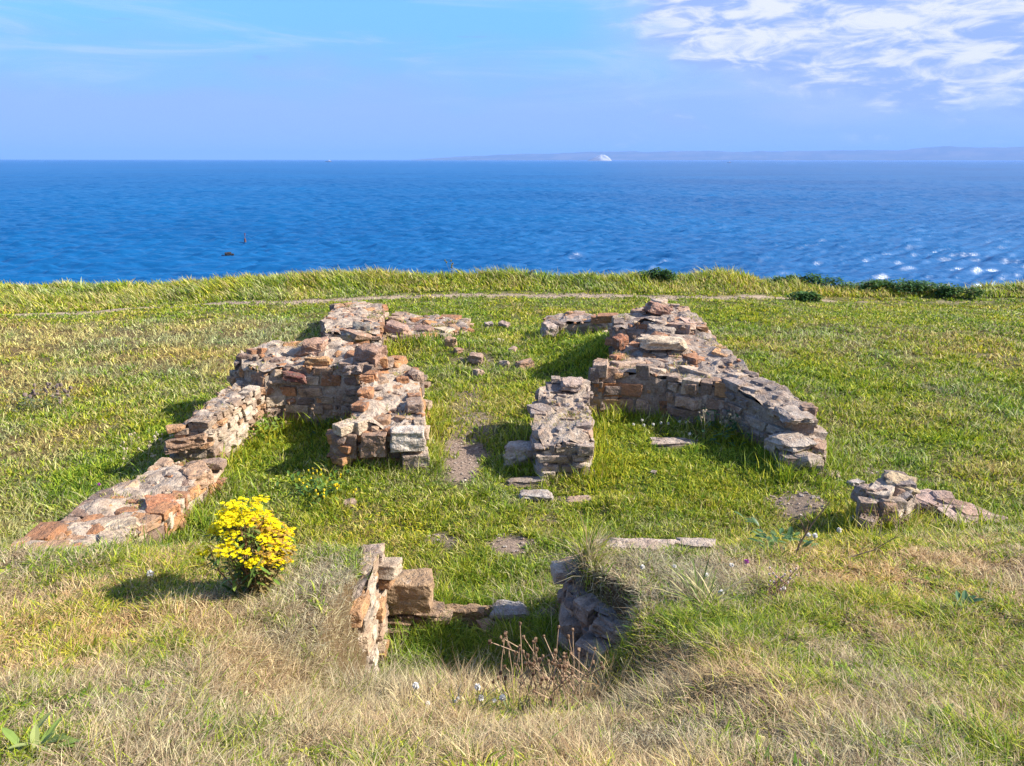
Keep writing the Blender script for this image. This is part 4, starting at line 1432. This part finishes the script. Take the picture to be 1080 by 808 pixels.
# ------------------------------------------------------------------ far shore
def far_h(az):
    u = 540 + FPX * np.tan(az)
    t = np.interp(u, [440, 480, 530, 600, 650, 740, 800, 860, 930, 975, 1020, 1080, 1300, 1700], [0, 3, 5.5, 7.5, 8.5, 9, 8.2, 9.2, 9.5, 13, 11.5, 12.5, 13, 9])
    return t / FPX


az = np.linspace(R(-7.2), R(56), 420)
dd = np.linspace(0, 1, 14)
V = []
for j, t in enumerate(dd):
    dist = 15000 + 3200 * t
    hh = far_h(az) * 16800 * (sstep(0, .75, t) * .92 + .08) * (1 - .75 * sstep(.8, 1, t))
    hh = hh * (.86 + .28 * fbm(az * 60, az * 0 + t * 5, 601, 4)) + SEA_Z - 2 + 12 * (t > 0)
    V.append(np.stack([dist * np.sin(az), dist * np.cos(az), hh], 1))
V = np.vstack(V)
nx = len(az)
idx = np.arange(nx * len(dd)).reshape(len(dd), nx)
q = np.stack([idx[:-1, :-1], idx[:-1, 1:], idx[1:, 1:], idx[1:, :-1]], -1).reshape(-1, 4)
c = np.where((fbm(V[:, 0] / 500, V[:, 1] / 300, 7, 3) > .55)[:, None], np.array([.075, .07, .04]), np.array([.03, .042, .022]))
far = mesh_from('hills', V, np.vstack([q[:, [0, 1, 2]], q[:, [0, 2, 3]]]), c, M_FAR, None, True)
far['kind'] = 'structure'
far['label'] = 'low hills of the far shore fading into haze'

# white topped rock island
azr = math.atan((629 - 540) / FPX)
o0 = np.array([11500 * math.sin(azr), 11500 * math.cos(azr), SEA_Z])
n1, n2 = 36, 14
V, C, F = [], [], []
for j in range(n2):
    t = j / (n2 - 1)
    for k in range(n1):
        a = 6.2832 * k / n1
        rad = 165 * (1 - t) ** .55 * (1 + .7 * (fbm(np.array([math.cos(a) * 1.5 + 9]), np.array([math.sin(a) * 1.5 + t]), 3, 3)[0] - .5))
        zz = 92 * t
        xx = math.cos(a) * rad
        zz *= 1 + .28 * (xx / 165 * .4) - .22 * max(0, -xx / 165)
        V.append(o0 + np.array([xx + 18 * t, math.sin(a) * rad * .7, zz - 3]))
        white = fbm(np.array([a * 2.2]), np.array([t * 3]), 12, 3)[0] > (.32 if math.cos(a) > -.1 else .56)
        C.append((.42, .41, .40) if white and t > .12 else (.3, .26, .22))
for j in range(n2 - 1):
    for k in range(n1):
        a0, a1 = j * n1 + k, j * n1 + (k + 1) % n1
        F += [(a0, a1, a1 + n1), (a0, a1 + n1, a0 + n1)]
mb = MB(); mb.add(np.array(V), F, np.array(C))
o = mb.build('rock_island', M_FAR, None, False, o0)
tag(o, 'steep rocky island with a white sunlit flank standing off the far shore', 'island')


# ships and things in the water
def ship(label, u, dist, L, seed):
    a = math.atan((u - 540) / FPX)
    o0 = np.array([dist * math.sin(a), dist * math.cos(a), SEA_Z])
    root = empty('ship', o0, label, 'ship', 'ships near the horizon')
    mb = MB()
    V, F = [], []
    secs = [(-.5, .8), (-.3, 1), (0, 1), (.3, .8), (.5, .05)]
    for s, w in secs:
        x = s * L
        bw = .12 * L * w
        V += [(x, -bw * .6, -1), (x, -bw, .1 * L + .03 * L * max(0, s)), (x, bw, .1 * L + .03 * L * max(0, s)), (x, bw * .6, -1)]
    for i in range(4):
        for k in range(4):
            a0, a1 = i * 4 + k, i * 4 + (k + 1) % 4
            F += [(a0, a1, a1 + 4), (a0, a1 + 4, a0 + 4)]
    F += [(0, 1, 2), (0, 2, 3), (16, 18, 17), (16, 19, 18)]
    mb.add(np.array(V) + o0, F, (.22, .16, .14))
    mb.build('hull', M_PAINT, root)
    mb = MB()
    Vb, Fb = block_stone(1, .0, .0, .02)
    put(mb, (Vb, Fb), (.3 * L, .16 * L, .12 * L), o0 + np.array([.12 * L, 0, .15 * L]), I3, (.8, .8, .8))
    put(mb, (Vb, Fb), (.16 * L, .13 * L, .07 * L), o0 + np.array([.13 * L, 0, .245 * L]), I3, (.8, .8, .8))
    mb.build('deckhouse', M_PAINT, root)
    mb = MB()
    tube(mb, [o0 + np.array([0, 0, .1 * L]), o0 + np.array([0, 0, .4 * L])], .012 * L, .008 * L, (.5, .5, .5), 5)
    mb.build('mast', M_PAINT, root)


ship('tiny white ship on the horizon left of the picture centre', 354, 4600, 34, 1)
ship('tiny dark ship on the horizon right of the rock island', 760, 4300, 22, 2)
a = math.atan((243 - 540) / FPX)
d0 = 106
mb = MB()
put(mb, HR[2], (.9, .6, .5), (0, 0, 0), rotz(.2), (.03, .025, .025))
put(mb, HR[3], (.4, .3, .3), (.5, .1, -.1), rotz(.2), (.03, .025, .025))
o = mb.build('sea_rock', M_ROCK, None, False, np.zeros(3))
o.location = (d0 * math.sin(a), d0 * math.cos(a), SEA_Z + .12)
tag(o, 'low dark rock awash in the sea on the left', 'rock')
a = math.atan((262 - 540) / FPX)
d0 = 124
b0 = np.array([d0 * math.sin(a), d0 * math.cos(a), SEA_Z])
root = empty('marker_buoy', b0, 'small dark red marker buoy floating beyond the low rock', 'buoy')
mb = MB()
tube(mb, [b0 + np.array([0, 0, -.2]), b0 + np.array([0, 0, .35])], .16, .13, (.10, .04, .035), 10)
mb.build('float', M_PAINT, root)
mb = MB()
tube(mb, [b0 + np.array([0, 0, .3]), b0 + np.array([.05, 0, 1.1])], .04, .03, (.15, .1, .1), 6)
tube(mb, [b0 + np.array([.04, 0, .8]), b0 + np.array([.05, 0, 1.12])], .08, .07, (.12, .04, .035), 6)
mb.build('staff', M_PAINT, root)

# ------------------------------------------------------------------ haze
bm = bmesh.new()
bmesh.ops.create_cube(bm, size=1.0)
me = bpy.data.meshes.new('haze')
bm.to_mesh(me)
bm.free()
haze = bpy.data.objects.new('haze', me)
zlo, zhi = -30.0, 330.0
haze.scale = (46000, 37000, zhi - zlo)
haze.location = (0, 18000, (zlo + zhi) / 2)
link(haze)
hm, nt, out = new_mat('sea_haze')
pv = nt.nodes.new('ShaderNodeVolumePrincipled')
pv.inputs['Color'].default_value = (.23, .44, .95, 1)
pv.inputs['Density'].default_value = 7e-5
pv.inputs['Anisotropy'].default_value = 0.0
nt.links.new(pv.outputs[0], out.inputs['Volume'])
me.materials.append(hm)
haze['kind'] = 'stuff'
haze['label'] = 'pale sea haze'

# ------------------------------------------------------------------ light
SUN_AZ, SUN_EL = R(92), R(35)
sd = Vector((math.sin(SUN_AZ) * math.cos(SUN_EL), math.cos(SUN_AZ) * math.cos(SUN_EL), math.sin(SUN_EL)))
sl = bpy.data.lights.new('sun', 'SUN')
sl.energy = 5.0
sl.angle = R(.55)
sl.color = (1.0, .93, .82)
so = bpy.data.objects.new('sun', sl)
so.rotation_euler = (-sd).to_track_quat('-Z', 'Y').to_euler()
so.location = (30, 10, 40)
link(so)

w = bpy.data.worlds.new('World')
scene.world = w
w.use_nodes = True
nt = w.node_tree
nt.nodes.clear()
L = nt.links.new
out = nt.nodes.new('ShaderNodeOutputWorld')
bg = nt.nodes.new('ShaderNodeBackground')
SKY = .1
bg.inputs['Strength'].default_value = SKY
sky = nt.nodes.new('ShaderNodeTexSky')
sky.sky_type = 'NISHITA'
sky.sun_disc = False
sky.sun_elevation = SUN_EL
sky.sun_rotation = SUN_AZ
sky.air_density = 1.2
sky.dust_density = .4
sky.ozone_density = 2.0
tc = nt.nodes.new('ShaderNodeTexCoord')
sp = nt.nodes.new('ShaderNodeSeparateXYZ')
L(tc.outputs['Generated'], sp.inputs[0])
el = math_n(nt, 'MULTIPLY', math_n(nt, 'ARCSINE', sp.outputs['Z']), 180 / math.pi)          # degrees
azn = math_n(nt, 'MULTIPLY', math_n(nt, 'ARCTAN2', sp.outputs['X'], sp.outputs['Y']), 180 / math.pi)


def cnoise(sxx, syy, seed, detail=7, rough=.58, dist=0.4):
    cb = nt.nodes.new('ShaderNodeCombineXYZ')
    L(math_n(nt, 'MULTIPLY', azn, sxx), cb.inputs[0])
    L(math_n(nt, 'MULTIPLY', el, syy), cb.inputs[1])
    cb.inputs[2].default_value = seed
    n = nt.nodes.new('ShaderNodeTexNoise')
    n.inputs['Scale'].default_value = 1.0
    n.inputs['Detail'].default_value = detail
    n.inputs['Roughness'].default_value = rough
    n.inputs['Distortion'].default_value = dist
    L(cb.outputs[0], n.inputs['Vector'])
    return n.outputs['Fac']


K_ = 1.0 / SKY


def cv(r, g, b):
    return (r * K_, g * K_, b * K_, 1)


# clear sky: the physical sky, deepened, with the strong blue of the photograph low down
tint = mixc(nt, 1.0, sky.outputs[0], (.55, .85, 1.25, 1), 'MULTIPLY')
low = ramp(nt, el, 26.0, 3.0)
clear = mixc(nt, math_n(nt, 'MULTIPLY', low, .8), tint, cv(.062, .188, .41))
# lavender cloud bank above the horizon
bank = math_n(nt, 'ADD', el, math_n(nt, 'MULTIPLY', math_n(nt, 'SUBTRACT', cnoise(.11, .35, 3.1), .5), 6.0))
c = mixc(nt, math_n(nt, 'MULTIPLY', ramp(nt, bank, 8.6, 3.0), .85), clear, cv(.150, .218, .40))
# thin wisps
wisp = ramp(nt, cnoise(.07, .5, 9.4, 8, .62, .8), .44, .74)
c = mixc(nt, math_n(nt, 'MULTIPLY', math_n(nt, 'MULTIPLY', wisp, ramp(nt, el, 2.5, 6.0)), .7), c, cv(.22, .30, .44))
# cumulus mass to the right: white and lit above, blue grey below, drawn out to the right
side = ramp(nt, azn, 6.0, 26.0)
lowedge = math_n(nt, 'SUBTRACT', 6.9, math_n(nt, 'MULTIPLY', side, 3.9))
up = math_n(nt, 'SUBTRACT', el, lowedge)
veil = math_n(nt, 'MULTIPLY', ramp(nt, math_n(nt, 'ADD', up, math_n(nt, 'MULTIPLY', math_n(nt, 'SUBTRACT', cnoise(.10, .45, 14.2), .5), 5.0)), -2.2, 1.0), ramp(nt, azn, 3.0, 13.0))
c = mixc(nt, math_n(nt, 'MULTIPLY', veil, .85), c, cv(.20, .255, .425))
hi_ = ramp(nt, up, -.6, 2.4)
cn = cnoise(.17, .5, 21.7, 9, .6, .6)
mass = math_n(nt, 'ADD', cn, math_n(nt, 'MULTIPLY', math_n(nt, 'MULTIPLY', ramp(nt, azn, 3.0, 17.0), hi_), .42))
cm = math_n(nt, 'MULTIPLY', ramp(nt, mass, .47, .76), ramp(nt, azn, 4.0, 11.0))
tex = cnoise(.30, 1.0, 5.5, 9, .62, .5)
ccol = mixc(nt, ramp(nt, math_n(nt, 'ADD', tex, math_n(nt, 'MULTIPLY', hi_, .12)), .50, .74), cv(.15, .215, .40), cv(.38, .39, .44))
c = mixc(nt, math_n(nt, 'MULTIPLY', cm, .92), c, ccol)
# a few small dark shreds
shred = ramp(nt, cnoise(.22, 1.3, 40.3, 6, .6, .4), .64, .74)
c = mixc(nt, math_n(nt, 'MULTIPLY', math_n(nt, 'MULTIPLY', shred, ramp(nt, el, 3.0, 5.0)), .45), c, cv(.12, .18, .39))
L(c, bg.inputs['Color'])
L(bg.outputs[0], out.inputs[0])

# ------------------------------------------------------------------ camera and render settings
cam = bpy.data.cameras.new('camera')
cam.sensor_fit = 'HORIZONTAL'
cam.sensor_width = 36
cam.lens = 36 * FPX / 1080
cam.clip_start = .05
cam.clip_end = 90000
co = bpy.data.objects.new('camera', cam)
co.location = (0, 0, CAM_H)
co.rotation_euler = (R(90) - PITCH, R(-.1), 0)
link(co)
scene.camera = co
scene.view_settings.view_transform = 'Standard'
scene.view_settings.look = 'None'
scene.view_settings.gamma = 1
scene.view_settings.use_curve_mapping = False
scene.view_settings.exposure = 1.3
scene.cycles.use_denoising = True
scene.cycles.denoising_prefilter = 'NONE'
scene.cycles.max_bounces = 6
scene.cycles.diffuse_bounces = 2
scene.cycles.transmission_bounces = 2
scene.cycles.volume_bounces = 0
scene.cycles.sample_clamp_indirect = 6
scene.cycles.sample_clamp_direct = 1.0
